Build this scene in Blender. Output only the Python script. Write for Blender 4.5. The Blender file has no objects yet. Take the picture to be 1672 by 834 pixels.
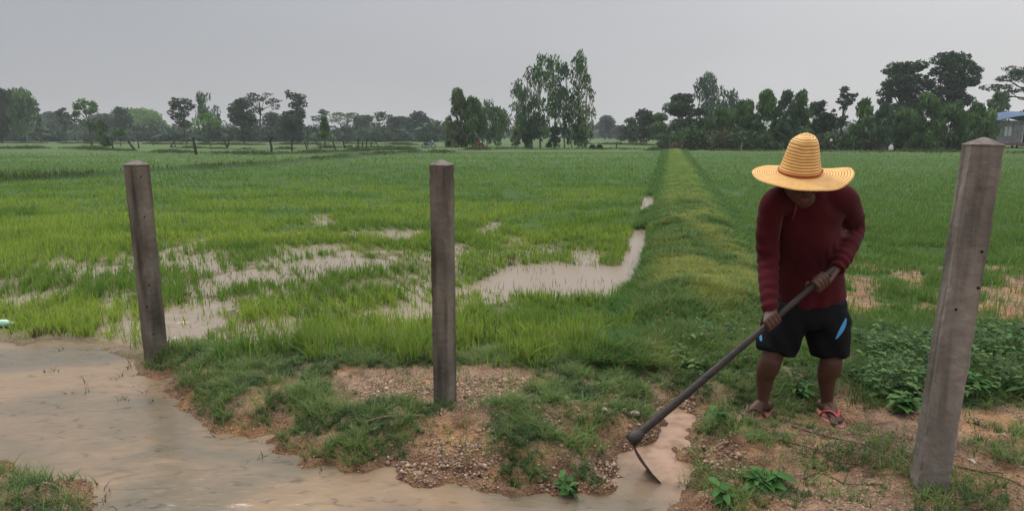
import bpy, math, random
import numpy as np
from mathutils import Vector, Matrix
R = math.radians
rng = np.random.default_rng(7)
random.seed(7)
S = bpy.context.scene
COL = S.collection
# ---------------------------------------------------------------- camera
CAMH, PITCH, F, CX, CY = 1.6, R(10.5), 1050.0, 836.0, 417.0
cam_d = bpy.data.cameras.new('camera'); cam = bpy.data.objects.new('camera', cam_d); COL.objects.link(cam)
cam.location = (0, 0, CAMH); cam.rotation_euler = (R(90) - PITCH, 0, 0)
cam_d.sensor_width = 36; cam_d.lens = 36 * F / 1672; cam_d.clip_start = .05; cam_d.clip_end = 6000
S.camera = cam
S.render.resolution_x = 1024; S.render.resolution_y = 510
# ---------------------------------------------------------------- world, sun
SUN_EL, SUN_AZ = 52, -35        # azimuth measured from +Y towards +X
w = bpy.data.worlds.new("World"); S.world = w; w.use_nodes = True
nt = w.node_tree; nt.nodes.clear()
def N(t, typ, **k):
    n = t.nodes.new(typ)
    for a, b in k.items(): setattr(n, a, b)
    return n
out = N(nt, 'ShaderNodeOutputWorld'); bg = N(nt, 'ShaderNodeBackground'); bg.inputs[1].default_value = .1
sky = N(nt, 'ShaderNodeTexSky', sky_type='NISHITA', sun_disc=False)
sky.sun_elevation = R(SUN_EL); sky.sun_rotation = R(SUN_AZ)
tc = N(nt, 'ShaderNodeTexCoord'); sep = N(nt, 'ShaderNodeSeparateXYZ'); nt.links.new(tc.outputs['Generated'], sep.inputs[0])
rz = N(nt, 'ShaderNodeValToRGB'); nt.links.new(sep.outputs['Z'], rz.inputs[0])
e = rz.color_ramp.elements; e[0].position = 0; e[0].color = (.395, .393, .396, 1); e[1].position = .92; e[1].color = (1.45, 1.47, 1.52, 1)
m = e.new(.12); m.color = (.39, .39, .396, 1); m = e.new(.38); m.color = (.425, .432, .450, 1); m = e.new(.6); m.color = (.95, .96, 1.0, 1)
rx = N(nt, 'ShaderNodeValToRGB')
mr = N(nt, 'ShaderNodeMapRange'); mr.inputs[1].default_value = -.7; mr.inputs[2].default_value = .75
nt.links.new(sep.outputs['X'], mr.inputs[0]); nt.links.new(mr.outputs[0], rx.inputs[0])
e = rx.color_ramp.elements; e[0].position = 0; e[0].color = (.76, .775, .80, 1); e[1].position = 1; e[1].color = (1.42, 1.40, 1.37, 1)
m = e.new(.5); m.color = (.96, .96, .97, 1)
mul = N(nt, 'ShaderNodeMix', data_type='RGBA', blend_type='MULTIPLY'); mul.inputs[0].default_value = 1
nt.links.new(rz.outputs[0], mul.inputs[6]); nt.links.new(rx.outputs[0], mul.inputs[7])
cl = N(nt, 'ShaderNodeTexNoise'); cl.inputs['Scale'].default_value = 1.6; cl.inputs['Detail'].default_value = 3
mp = N(nt, 'ShaderNodeMapping'); mp.inputs['Scale'].default_value = (1, 1, 3); nt.links.new(tc.outputs['Generated'], mp.inputs[0]); nt.links.new(mp.outputs[0], cl.inputs[0])
mc = N(nt, 'ShaderNodeMapRange'); mc.inputs[1].default_value = .3; mc.inputs[2].default_value = .7; mc.inputs[3].default_value = 9.2; mc.inputs[4].default_value = 10.4
nt.links.new(cl.outputs[0], mc.inputs[0])
vs = N(nt, 'ShaderNodeVectorMath', operation='SCALE'); nt.links.new(mul.outputs[2], vs.inputs[0]); nt.links.new(mc.outputs[0], vs.inputs[3])
mx = N(nt, 'ShaderNodeMix', data_type='RGBA'); mx.inputs[0].default_value = .95
nt.links.new(sky.outputs[0], mx.inputs[6]); nt.links.new(vs.outputs[0], mx.inputs[7])
nt.links.new(mx.outputs[2], bg.inputs[0]); nt.links.new(bg.outputs[0], out.inputs[0])
sd_ = bpy.data.lights.new('sun', 'SUN'); sd_.energy = 1.5; sd_.angle = R(18); sd_.color = (1, .96, .9)
sun = bpy.data.objects.new('sun', sd_); COL.objects.link(sun)
sv = Vector((math.sin(R(SUN_AZ)) * math.cos(R(SUN_EL)), math.cos(R(SUN_AZ)) * math.cos(R(SUN_EL)), math.sin(R(SUN_EL))))
sun.rotation_euler = sv.to_track_quat('Z', 'Y').to_euler(); sun.location = (0, 0, 30)
S.view_settings.view_transform = 'Standard'; S.view_settings.look = 'None'; S.view_settings.exposure = 0.34; S.view_settings.gamma = 1
S.view_settings.use_curve_mapping = False
S.render.engine = 'CYCLES'; S.cycles.max_bounces = 6; S.cycles.transparent_max_bounces = 6; S.cycles.volume_bounces = 0

# ---------------------------------------------------------------- helpers
cp, sp = math.cos(PITCH), math.sin(PITCH)
def ray(px, py):
    a, b = (px - CX) / F, (py - CY) / F
    return np.array([a, cp - b * sp, -sp - b * cp])
def U(px, py, Y):                     # world point seen at a pixel of the photo, Y metres away
    d = ray(px, py); return np.array([0, 0, CAMH]) + d * (Y / d[1])
def G(px, py, z=0.0):                 # point of the ground
    d = ray(px, py); return np.array([0, 0, CAMH]) + d * ((z - CAMH) / d[2])
def hsh(i, j, s):
    n = (i.astype(np.int64) * 374761393 + j.astype(np.int64) * 668265263 + s * 1274126177) & 0xffffffff
    n = ((n ^ (n >> 13)) * 1103515245) & 0xffffffff
    n = ((n ^ (n >> 15)) * 2246822519) & 0xffffffff
    return ((n ^ (n >> 16)) & 0xffff) / 65535.0
def vnoise(x, y, s=0):
    x = np.asarray(x, float); y = np.asarray(y, float)
    i, j = np.floor(x), np.floor(y); fx, fy = x - i, y - j
    fx = fx * fx * (3 - 2 * fx); fy = fy * fy * (3 - 2 * fy)
    a, b, c, d = hsh(i, j, s), hsh(i + 1, j, s), hsh(i, j + 1, s), hsh(i + 1, j + 1, s)
    return (a * (1 - fx) + b * fx) * (1 - fy) + (c * (1 - fx) + d * fx) * fy
def fbm(x, y, s=0, o=4):
    v, a, t = 0, 1, 0
    for k in range(o):
        v = v + a * vnoise(x * 2 ** k + 13.7 * k, y * 2 ** k - 7.1 * k, s + k); t += a; a *= .5
    return v / t
def sm(x, a, b):
    t = np.clip((x - a) / (b - a), 0, 1); return t * t * (3 - 2 * t)
def sdpoly(x, y, P):                  # signed distance, positive inside
    P = np.asarray(P, float); d = np.full(np.shape(x), 1e9); ins = np.zeros(np.shape(x), bool)
    for k in range(len(P)):
        ax, ay = P[k]; bx, by = P[(k + 1) % len(P)]
        ex, ey = bx - ax, by - ay
        t = np.clip(((x - ax) * ex + (y - ay) * ey) / (ex * ex + ey * ey + 1e-12), 0, 1)
        d = np.minimum(d, (x - ax - t * ex) ** 2 + (y - ay - t * ey) ** 2)
        c = ((ay > y) != (by > y)) & (x < (bx - ax) * (y - ay) / (by - ay + 1e-12) + ax)
        ins ^= c
    d = np.sqrt(d); return np.where(ins, d, -d)
def sdline(x, y, P):
    P = np.asarray(P, float); d = np.full(np.shape(x), 1e9)
    for k in range(len(P) - 1):
        ax, ay = P[k]; bx, by = P[k + 1]; ex, ey = bx - ax, by - ay
        t = np.clip(((x - ax) * ex + (y - ay) * ey) / (ex * ex + ey * ey + 1e-12), 0, 1)
        d = np.minimum(d, (x - ax - t * ex) ** 2 + (y - ay - t * ey) ** 2)
    return np.sqrt(d)
def gp(L): return [G(a, b)[:2] for a, b in L]

def mesh(name, V, Fs, mat=None, cols=None, smooth=False, attrs=None):
    me = bpy.data.meshes.new(name)
    V = np.asarray(V, np.float32)
    if isinstance(Fs, np.ndarray): groups = [Fs]
    elif len(Fs) and isinstance(Fs[0], np.ndarray) and Fs[0].ndim == 2: groups = Fs
    else: groups = None
    if groups is not None:
        me.vertices.add(len(V)); me.vertices.foreach_set('co', V.ravel())
        loops = np.concatenate([g.ravel() for g in groups]).astype(np.int32)
        tot = np.concatenate([np.full(len(g), g.shape[1]) for g in groups]).astype(np.int32)
        st = np.concatenate([[0], np.cumsum(tot)[:-1]]).astype(np.int32)
        me.loops.add(len(loops)); me.loops.foreach_set('vertex_index', loops)
        me.polygons.add(len(tot)); me.polygons.foreach_set('loop_start', st); me.polygons.foreach_set('loop_total', tot)
        me.update(calc_edges=True)
    else:
        me.from_pydata([tuple(map(float, v)) for v in V], [], [tuple(map(int, f)) for f in Fs]); me.update()
    if cols is not None:
        a = me.color_attributes.new('Col', 'FLOAT_COLOR', 'POINT')
        c = np.ones((len(V), 4), np.float32); c[:, :3] = cols; a.data.foreach_set('color', c.ravel())
    for k, v in (attrs or {}).items():
        a = me.attributes.new(k, 'FLOAT', 'POINT'); a.data.foreach_set('value', np.asarray(v, np.float32))
    if smooth: me.polygons.foreach_set('use_smooth', np.ones(len(me.polygons), bool))
    if mat: me.materials.append(mat)
    return me
def link(name, me, parent=None):
    o = bpy.data.objects.new(name, me); COL.objects.link(o)
    if parent is not None:
        o.parent = parent
        o.matrix_parent_inverse = Matrix.Translation(parent.location).inverted()
    return o
def tag(o, label=None, cat=None, group=None, kind=None):
    if label: o['label'] = label
    if cat: o['category'] = cat
    if group: o['group'] = group
    if kind: o['kind'] = kind
    return o
def empty(name, loc, label, cat, group=None):
    o = bpy.data.objects.new(name, None); o.empty_display_size = .1; o.location = loc; COL.objects.link(o)
    return tag(o, label, cat, group)
class MB:
    """collects simple closed shapes into one mesh"""
    def __init__(s): s.v = []; s.f = []
    def add(s, V, Fc):
        o = len(s.v); s.v += [tuple(map(float, v)) for v in V]; s.f += [tuple(i + o for i in f) for f in Fc]
    def box(s, c, d, M=None):
        c = np.array(c, float); d = np.array(d, float) / 2
        V = [c + d * np.array(q) for q in ((-1,-1,-1),(1,-1,-1),(1,1,-1),(-1,1,-1),(-1,-1,1),(1,-1,1),(1,1,1),(-1,1,1))]
        if M is not None: V = [np.array(M @ Vector(v)) for v in V]
        s.add(V, [(0,3,2,1),(4,5,6,7),(0,1,5,4),(1,2,6,5),(2,3,7,6),(3,0,4,7)])
    def tube(s, P, Rr, n=8, ry=None, hint=None, cap=True):
        P = [np.array(p, float) for p in P]
        if np.isscalar(Rr): Rr = [Rr] * len(P)
        ry = Rr if ry is None else ry
        prev = np.array(hint, float) if hint is not None else None
        V = []; 
        for k in range(len(P)):
            t = P[min(k + 1, len(P) - 1)] - P[max(k - 1, 0)]; t /= np.linalg.norm(t) + 1e-9
            if prev is None:
                prev = np.array([1., 0, 0]) if abs(t[0]) < .8 else np.array([0, 1., 0])
            a = prev - t * np.dot(prev, t); a /= np.linalg.norm(a) + 1e-9; b = np.cross(t, a); prev = a
            for i in range(n):
                q = 2 * math.pi * i / n; V.append(P[k] + a * Rr[k] * math.cos(q) + b * ry[k] * math.sin(q))
        Fc = []
        for k in range(len(P) - 1):
            for i in range(n):
                j = (i + 1) % n; Fc.append((k*n+i, k*n+j, (k+1)*n+j, (k+1)*n+i))
        if cap: Fc.append(tuple(range(n))[::-1]); Fc.append(tuple((len(P)-1)*n + i for i in range(n)))
        s.add(V, Fc)
    def ball(s, c, r, M=None, n=12, m=8):
        c = np.array(c, float); r = np.array([r]*3 if np.isscalar(r) else r, float); V = [(0,0,1)]
        for i in range(1, m):
            for j in range(n):
                a, b = math.pi*i/m, 2*math.pi*j/n; V.append((math.sin(a)*math.cos(b), math.sin(a)*math.sin(b), math.cos(a)))
        V.append((0,0,-1)); V = np.array(V) * r
        if M is not None: V = np.array([np.array(M @ Vector(v)) for v in V])
        V = V + c; Fc = []
        for j in range(n): Fc.append((0, 1+j, 1+(j+1)%n))
        for i in range(m-2):
            for j in range(n): a = 1+i*n; Fc.append((a+j, a+n+j, a+n+(j+1)%n, a+(j+1)%n))
        a = 1+(m-2)*n
        for j in range(n): Fc.append((a+j, len(V)-1, a+(j+1)%n))
        s.add(V, Fc)
    def taper(s, a, b, ra, rb):       # tapered limb with round ends
        a = np.array(a, float); b = np.array(b, float); L = np.linalg.norm(b - a)
        s.tube([a, b], [ra, rb], 14); s.ball(a, ra, n=14, m=10); s.ball(b, rb, n=14, m=10)
    def build(s, name, mat, parent=None, smooth=False):
        return link(name, mesh(name, s.v, s.f, mat, smooth=smooth), parent)
def crom(P, n):
    P = np.asarray(P, float); Q = np.vstack([2*P[0]-P[1], P, 2*P[-1]-P[-2]]); o = []
    for k in range(1, len(Q) - 2):
        for i in range(n):
            t = i / n
            o.append(.5*((2*Q[k]) + (-Q[k-1]+Q[k+1])*t + (2*Q[k-1]-5*Q[k]+4*Q[k+1]-Q[k+2])*t*t + (-Q[k-1]+3*Q[k]-3*Q[k+1]+Q[k+2])*t**3))
    o.append(P[-1]); return np.array(o)

# ---------------------------------------------------------------- materials
def mat(name, col=(.5,.5,.5), rough=.7, spec=.3, var=.25, scale=20, bump=.0, bscale=60, metal=0, attr=False, trans=0, col2=None, detail=5, bdist=.01):
    m = bpy.data.materials.new(name); m.use_nodes = True; t = m.node_tree; b = t.nodes['Principled BSDF']
    b.inputs['Roughness'].default_value = rough; b.inputs['Specular IOR Level'].default_value = spec; b.inputs['Metallic'].default_value = metal
    co = N(t, 'ShaderNodeTexCoord')
    if attr:
        a = N(t, 'ShaderNodeVertexColor', layer_name='Col'); src = a.outputs[0]
    else:
        no = N(t, 'ShaderNodeTexNoise'); no.inputs['Scale'].default_value = scale; no.inputs['Detail'].default_value = detail
        t.links.new(co.outputs['Object'], no.inputs[0])
        cr = N(t, 'ShaderNodeValToRGB'); t.links.new(no.outputs[0], cr.inputs[0])
        c2 = col2 or tuple(c * (1 + var) for c in col); c1 = col if col2 else tuple(c * (1 - var) for c in col)
        cr.color_ramp.elements[0].position = .32; cr.color_ramp.elements[0].color = (*c1, 1)
        cr.color_ramp.elements[1].position = .68; cr.color_ramp.elements[1].color = (*c2, 1); src = cr.outputs[0]
    t.links.new(src, b.inputs['Base Color'])
    if bump:
        n2 = N(t, 'ShaderNodeTexNoise'); n2.inputs['Scale'].default_value = bscale; n2.inputs['Detail'].default_value = 6
        t.links.new(co.outputs['Object'], n2.inputs[0])
        bp = N(t, 'ShaderNodeBump'); bp.inputs['Strength'].default_value = bump; bp.inputs['Distance'].default_value = bdist
        t.links.new(n2.outputs[0], bp.inputs['Height']); t.links.new(bp.outputs[0], b.inputs['Normal'])
    if trans:
        tr = N(t, 'ShaderNodeBsdfTranslucent'); ms = N(t, 'ShaderNodeMixShader'); ms.inputs[0].default_value = trans
        t.links.new(src, tr.inputs[0]); t.links.new(b.outputs[0], ms.inputs[1]); t.links.new(tr.outputs[0], ms.inputs[2])
        t.links.new(ms.outputs[0], t.nodes['Material Output'].inputs[0])
    return m
M_grass = mat('grass', attr=True, rough=.55, spec=.25, trans=.42)
M_leaf = mat('leaf', attr=True, rough=.6, spec=.15, trans=.25)
M_weed = mat('weed_leaf', attr=True, rough=.6, spec=.2, trans=.25)
M_stone = mat('stone', attr=True, rough=.9, spec=.15)
M_bark = mat('bark', (.075,.062,.05), .9, .1, .35, 3, .6, 12, bdist=.05)
M_barkpale = mat('pale_bark', (.22,.20,.17), .85, .1, .35, 2, .5, 10, bdist=.03)
M_wood = mat('weathered_wood', (.055,.045,.038), .9, .1, .35, 6, .5, 30)
# ---------------------------------------------------------------- terrain
STREAM = gp([(-1500,556),(0,556),(150,557),(215,574),(262,600),(292,652),(340,682),(395,700),(440,737),(520,764),(640,762),(720,775),(800,797),(900,803),(975,800),(1003,770),(1012,742),(1038,715),(1055,690),(1078,668),(1110,662),(1138,678),(1140,720),(1126,760),(1112,800),(1108,850),(1150,1000),(1250,1500),(-1500,1500)])
ISLAND = gp([(-260,765),(0,772),(70,776),(135,797),(142,850),(120,1000),(-300,1000)])
PUD = [gp(q) for q in (
 [(770,468),(800,455),(830,436),(880,432),(1020,436),(1022,462),(1010,480),(985,492),(930,486),(870,486),(820,480)],
 [(1010,440),(1026,405),(1034,376),(1058,374),(1056,405),(1044,440),(1030,474),(1012,470)],
 [(1046,348),(1052,322),(1070,322),(1070,346)],
 [(940,404),(980,402),(982,436),(945,436)],
 [(425,458),(450,438),(500,424),(570,420),(640,428),(640,440),(560,448),(500,462),(440,468)],
 [(300,470),(380,446),(420,440),(430,450),(360,478),(310,486)],
 [(275,522),(330,500),(370,490),(470,474),(480,482),(400,498),(350,515),(320,545),(280,550)],
 [(330,560),(380,535),(440,522),(490,515),(500,560),(450,575),(400,570)],
 [(160,552),(185,530),(235,515),(300,505),(330,520),(320,560),(262,578),(200,566)],
 [(510,372),(545,370),(540,350),(508,352)], [(605,388),(640,376),(700,378),(700,386),(640,392)], [(775,380),(800,366),(815,364),(812,378),(790,384)],
 [(470,406),(540,400),(560,408),(500,416)], [(640,520),(700,505),(760,500),(765,520),(700,530),(650,534)],
 [(545,380),(580,376),(585,386),(548,390)], [(60,430),(100,424),(130,432),(90,440)])]
WETZ = gp([(120,420),(330,385),(600,372),(840,375),(1000,420),(1010,490),(860,500),(830,560),(800,606),(640,606),(450,600),(330,600),(60,540),(-300,500),(-200,440)])
BUND = [(1.15,3.95),(1.55,4.7)] + [(1.62 + .243 * (y - 4.9), y) for y in (5.2, 9, 15, 25, 40, 67)]
LINES = [gp(q) for q in ([(-900,330),(0,299),(110,293),(250,282),(380,274),(480,266),(560,258),(640,252),(690,250)],
                         [(-700,252),(0,243.5),(120,244),(260,250.5),(430,254),(560,249),(660,246),(700,250),(740,252)],
                         [(740,247.5),(830,244.5),(960,245),(1060,246),(1075,248)],
                         [(1110,247),(1240,249),(1400,250),(1560,251),(1750,254)], [(-600,236),(0,234.5),(200,236),(420,238),(560,236),(700,238)], [(-500,230.5),(100,231),(330,230),(520,232),(720,230)], [(300,243),(430,246),(560,242.5),(700,244)], [(960,236),(1080,239),(1200,240)])]
SOILP = [gp(q) for q in ([(1375,448),(1412,450),(1436,470),(1430,520),(1400,538),(1380,520)], [(1468,455),(1505,452),(1512,474),(1476,482)], [(1588,470),(1640,460),(1760,470),(1760,540),(1620,545),(1590,520)],
                         [(1160,352),(1200,350),(1215,372),(1220,400),(1200,385)], [(1270,600),(1318,590),(1326,640),(1280,640)])]
ROADSOIL = gp([(1118,800),(1135,748),(1200,742),(1232,722),(1300,716),(1390,712),(1480,708),(1672,706),(2300,700),(3000,1200),(1200,1500),(1110,1000)])
GRASSB = [gp(q) for q in (
 [(255,560),(330,575),(430,600),(560,600),(560,640),(470,660),(470,700),(540,700),(640,690),(700,700),(640,752),(540,762),(450,742),(405,705),(350,686),(300,655),(268,605)],
 [(880,610),(1080,600),(1090,650),(1050,690),(1010,720),(960,735),(900,700),(850,680),(870,640)],
 [(1150,690),(1230,700),(1330,705),(1420,720),(1400,745),(1300,740),(1240,735),(1150,745)],
 [(255,548),(330,566),(450,588),(640,594),(770,590),(1060,545),(1070,640),(1000,655),(905,652),(870,625),(770,622),(745,640),(700,628),(560,628),(520,640),(470,655),(400,650),(330,660),(300,640),(280,600)],
 [(440,640),(560,640),(600,690),(640,700),(640,745),(600,760),(520,757),(455,735),(440,700)],
 [(780,690),(830,678),(880,692),(880,715),(800,720)],
 [(690,676),(740,672),(752,705),(700,722),(640,705)],
 [(820,735),(880,725),(972,745),(975,795),(900,800),(825,780)],
 [(890,640),(1060,650),(1062,680),(1030,712),(960,700),(900,690)],
 [(1075,560),(1240,560),(1400,660),(1400,700),(1300,715),(1150,725),(1120,660),(1075,650)],
 [(1190,760),(1230,735),(1300,745),(1310,800),(1280,850),(1200,850),(1190,800)],
 [(1380,735),(1440,730),(1480,760),(1400,765)], [(1380,560),(1900,560),(1900,715),(1480,700),(1390,700)])]
WEEDZ = gp([(1376,575),(1410,548),(1480,560),(1560,552),(1700,548),(2100,560),(2100,740),(1660,712),(1560,700),(1470,712),(1400,700),(1375,660)])
STOCK = U(1247, 676, 3.45)
def fields(x, y):
    x = np.asarray(x, float); y = np.asarray(y, float)
    n1 = fbm(x*3.1, y*3.1, 3, 4) - .5; n2 = fbm(x*11, y*11, 9, 3) - .5
    sdS = np.maximum(-sdpoly(x, y, STREAM), sdpoly(x, y, ISLAND) - .04) + n1*.30 + n2*.13 - .06*sm(x, -1.9, -1.2)*(1-sm(x, .35, .5))
    sdP = np.full(x.shape, -9.)
    for q in PUD: sdP = np.maximum(sdP, sdpoly(x, y, q))
    pk = np.full(x.shape, -9.)
    for q in PUD[:3]: pk = np.maximum(pk, sdpoly(x, y, q))
    sdP = np.maximum(sdP + n1*.34 + n2*.12, pk*1.25 + .02 + n1*.07 + n2*.03)
    wet = sm(sdpoly(x, y, WETZ), -.4, .6)
    bd = sdline(x, y, BUND); bside = x - np.interp(y, [p[1] for p in BUND], [p[0] for p in BUND])
    ld = np.full(x.shape, 99.)
    for q in LINES: ld = np.minimum(ld, sdline(x, y, q))
    return dict(pk=pk, x=x, y=y, n1=n1, n2=n2, sdS=sdS, sdP=sdP, wet=wet, bd=bd, bside=bside, ld=ld)
def soilmask(f):
    s = sm(sdpoly(f['x'], f['y'], ROADSOIL) + f['n1']*.35, -.03, .05)
    for q in SOILP: s = np.maximum(s, sm(sdpoly(f['x'], f['y'], q) + f['n1']*.5, -.05, .10))
    return s
def bankmask(f):
    g = np.zeros(f['x'].shape)
    for q in GRASSB: g = np.maximum(g, sm(sdpoly(f['x'], f['y'], q) + f['n1']*.42 + f['n2']*.22, -.07, .12))
    return g
def height(x, y, f=None):
    f = f or fields(x, y); x, y = f['x'], f['y']
    sdS = f['sdS']
    lump = fbm(x*.5, y*.5, 21, 3) - .5
    right = sm(f['bside'], .3, .8)
    z = .028 + .02*lump + .018*f['n1'] + .008*f['n2'] + .02*right
    z = z - f['wet'] * (.026 + .02*(fbm(x*2.1, y*2.6, 31, 4) - .45)*4*.6) * (1-right)
    p = sm(f['sdP'], -.06, .08); z = z*(1-p) + (-.035 + .01*f['n1'])*p
    inbank = sm(y, 3.0, 3.4)*0 + (1 - sm(y - (4.35 + .10*x*0), -.15, .55))
    bank = sm(sdS, -.01, .30) * (.075 + .05*f['n1'] + .02*f['n2']) * inbank
    z = np.where(sdS > 0, np.where(z > 0, z * sm(sdS, 0, .06), z) + bank, z)
    edge = sm(-sdS, -.01, .15)
    z = z*(1-edge) + edge*(-.045 + .02*f['n1'])
    # stony shoulder round the leaning post, dug heap beside the channel
    far = sm(y, 60, 120)
    pad = np.maximum(np.exp(-(((x-1.37)/.26)**2 + ((y-3.44)/.22)**2)**2), np.exp(-(((x-1.72)/.24)**2 + ((y-3.38)/.26)**2)**2))
    z = z*(1-pad) + pad*(.033 + .006*f['n2'])
    z = z + .06*np.exp(-((x-2.0)/.75)**2 - ((y-2.35)/.5)**2)
    hp = U(1185, 770, 2.9); z = z + .05*np.exp(-((x-hp[0])/.15)**2 - ((y-hp[1]+.02)/.1)**2)*(1+f['n2']*3)
    hp = U(900, 700, 3.3); z = z + .05*np.exp(-((x-hp[0])/.45)**2 - ((y-hp[1])/.12)**2)
    # bunds
    t = sm(y, 3.9, 5.6)
    z = np.maximum(z, z + t*(.24+.09*lump)*np.exp(-(f['bd']/(.58 + .004*y))**4) * (1 + .5*f['n1']))
    z = z + .16*np.exp(-(f['ld']/(.25+.003*y))**2)*(1+f['n1'])
    s = soilmask(f); z = z + s*(.022*f['n2'] + .02*f['n1'] + .012*(fbm(x*34, y*34, 77, 3)-.5))
    z = z + far*(.05*(fbm(x*.05, y*.05, 5, 3)-.5))
    return z
def H(x, y): return float(height(np.array([x]), np.array([y]))[0])

def axis(a, b, step, grow, lim_lo, lim_hi):
    mid = list(np.arange(a, b, step)); hi = [b]; s = step
    while hi[-1] < lim_hi: s *= grow; hi.append(hi[-1] + s)
    lo = [a]; s = step
    while lo[-1] > lim_lo: s *= grow; lo.append(lo[-1] - s)
    return np.array(lo[::-1][:-1] + mid + hi)
xs = axis(-3.6, 3.6, .024, 1.028, -2500, 2500); ys = axis(1.9, 5.6, .020, 1.024, -1500, 4000)
XX, YY = np.meshgrid(xs, ys); f0 = fields(XX.ravel(), YY.ravel()); ZZ = height(None, None, f0)
nx, ny = len(xs), len(ys)
ii = np.arange(nx*ny).reshape(ny, nx)
quads = np.stack([ii[:-1,:-1].ravel(), ii[:-1,1:].ravel(), ii[1:,1:].ravel(), ii[1:,:-1].ravel()], 1)
fbank = (1 - sm(f0['y'], 4.15, 4.7))
veg = np.where(f0['y'] > 4.3, 1.0, 0.0)
veg = np.maximum(sm(f0['y'] + f0['n1']*.6, 4.2, 4.5), bankmask(f0)*.5)
veg = veg * sm(f0['sdS'], .02, .35) * (1 - soilmask(f0)) * (1 - sm(f0['sdP'], -.15, .0)*.9) * (1 - .75*f0['wet']*(1 - sm(f0['bside'], -.5, 0)))
veg = veg*(1 - .85*sm(fbm(f0['x']*2.6, f0['y']*2.0, 401, 4), .47, .60)*sm(10 - f0['y'], 0, 3)*sm(f0['bside'], .2, .6)*sm(f0['y'], 4.2, 4.8))
veg = np.maximum(veg, sm(f0['y'], 9, 20))
me = mesh('ground', np.stack([XX.ravel(), YY.ravel(), ZZ], 1), quads, smooth=True,
          attrs=dict(veg=veg, far=sm(f0['y'], 14, 60), fmud=sm(f0['y'] + f0['n1']*.5, 4.1, 4.6)*(1-sm(f0['bside'], -.2, .4)), wetm=(1 - sm(f0['sdS'] + f0['n2']*.08, .0, .10))*(f0['sdS'] > -3)*(f0['y'] < 6), ldk=np.exp(-(f0['ld']/(.5+.006*f0['y']))**2)))
m = bpy.data.materials.new('ground'); m.use_nodes = True; t = m.node_tree; b = t.nodes['Principled BSDF']; b.inputs['Roughness'].default_value = .85; b.inputs['Specular IOR Level'].default_value = .2
co = N(t, 'ShaderNodeTexCoord')
def noise(t, co, sc, det=5, mapsc=None, off=0):
    n = N(t, 'ShaderNodeTexNoise'); n.inputs['Scale'].default_value = sc; n.inputs['Detail'].default_value = det
    if mapsc:
        p = N(t, 'ShaderNodeMapping'); p.inputs['Scale'].default_value = mapsc; p.inputs['Location'].default_value = (off, off, 0); t.links.new(co.outputs['Object'], p.inputs[0]); t.links.new(p.outputs[0], n.inputs[0])
    else: t.links.new(co.outputs['Object'], n.inputs[0])
    return n
def ramp(t, src, stops):
    c = N(t, 'ShaderNodeValToRGB'); t.links.new(src, c.inputs[0]); el = c.color_ramp.elements
    el[0].position, el[0].color = stops[0][0], (*stops[0][1], 1); el[1].position, el[1].color = stops[-1][0], (*stops[-1][1], 1)
    for p, q in stops[1:-1]: k = el.new(p); k.color = (*q, 1)
    return c
def mixc(t, fac, a, b_):
    k = N(t, 'ShaderNodeMix', data_type='RGBA'); t.links.new(fac, k.inputs[0]); t.links.new(a, k.inputs[6]); t.links.new(b_, k.inputs[7]); return k
soil = ramp(t, noise(t, co, 9, 8).outputs[0], [(.3,(.13,.08,.055)), (.42,(.23,.145,.10)), (.55,(.31,.205,.14)), (.72,(.38,.26,.16))])
vor = N(t, 'ShaderNodeTexVoronoi'); vor.inputs['Scale'].default_value = 95; t.links.new(co.outputs['Object'], vor.inputs[0])
peb = ramp(t, vor.outputs['Color'], [(.0,(.55,.5,.45)), (.5,(.85,.8,.78)), (1,(1.4,1.3,1.2))])
sm_ = N(t, 'ShaderNodeMix', data_type='RGBA', blend_type='MULTIPLY'); sm_.inputs[0].default_value = .7; t.links.new(soil.outputs[0], sm_.inputs[6]); t.links.new(peb.outputs[0], sm_.inputs[7])
gn = ramp(t, noise(t, co, 1.2, 6).outputs[0], [(.3,(.035,.075,.018)), (.55,(.055,.115,.025)), (.7,(.075,.12,.035))])
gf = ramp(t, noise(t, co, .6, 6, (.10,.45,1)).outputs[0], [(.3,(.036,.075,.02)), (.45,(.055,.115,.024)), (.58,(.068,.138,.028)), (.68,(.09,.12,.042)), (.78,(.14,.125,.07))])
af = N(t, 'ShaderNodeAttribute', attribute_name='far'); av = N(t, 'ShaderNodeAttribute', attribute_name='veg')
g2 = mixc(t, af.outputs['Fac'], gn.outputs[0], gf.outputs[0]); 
am = N(t, 'ShaderNodeAttribute', attribute_name='fmud'); mud = ramp(t, noise(t, co, 3, 5).outputs[0], [(.3,(.135,.115,.06)), (.5,(.20,.155,.095)), (.7,(.25,.19,.12))])
aw = N(t, 'ShaderNodeAttribute', attribute_name='wetm'); org = ramp(t, noise(t, co, 2.2, 3).outputs[0], [(.45,(1,1,1)), (.62,(1.10,1.0,.78)), (.8,(1.2,1.0,.66))])
so1 = N(t, 'ShaderNodeMix', data_type='RGBA', blend_type='MULTIPLY'); so1.inputs[0].default_value = 1; t.links.new(sm_.outputs[2], so1.inputs[6]); t.links.new(org.outputs[0], so1.inputs[7])
wd_ = N(t, 'ShaderNodeMix', data_type='RGBA', blend_type='MULTIPLY'); t.links.new(aw.outputs['Fac'], wd_.inputs[0]); t.links.new(so1.outputs[2], wd_.inputs[6]); wd_.inputs[7].default_value = (.72,.68,.62,1)
so2 = mixc(t, am.outputs['Fac'], wd_.outputs[2], mud.outputs[0])
bnd = ramp(t, noise(t, co, .09, 5, (.22,1,1)).outputs[0], [(.34,(.45,.52,.5)), (.45,(.85,.9,.85)), (.54,(1.05,.98,1.0)), (.61,(1.9,1.1,1.6)), (.68,(.6,.66,.6))])
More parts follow.
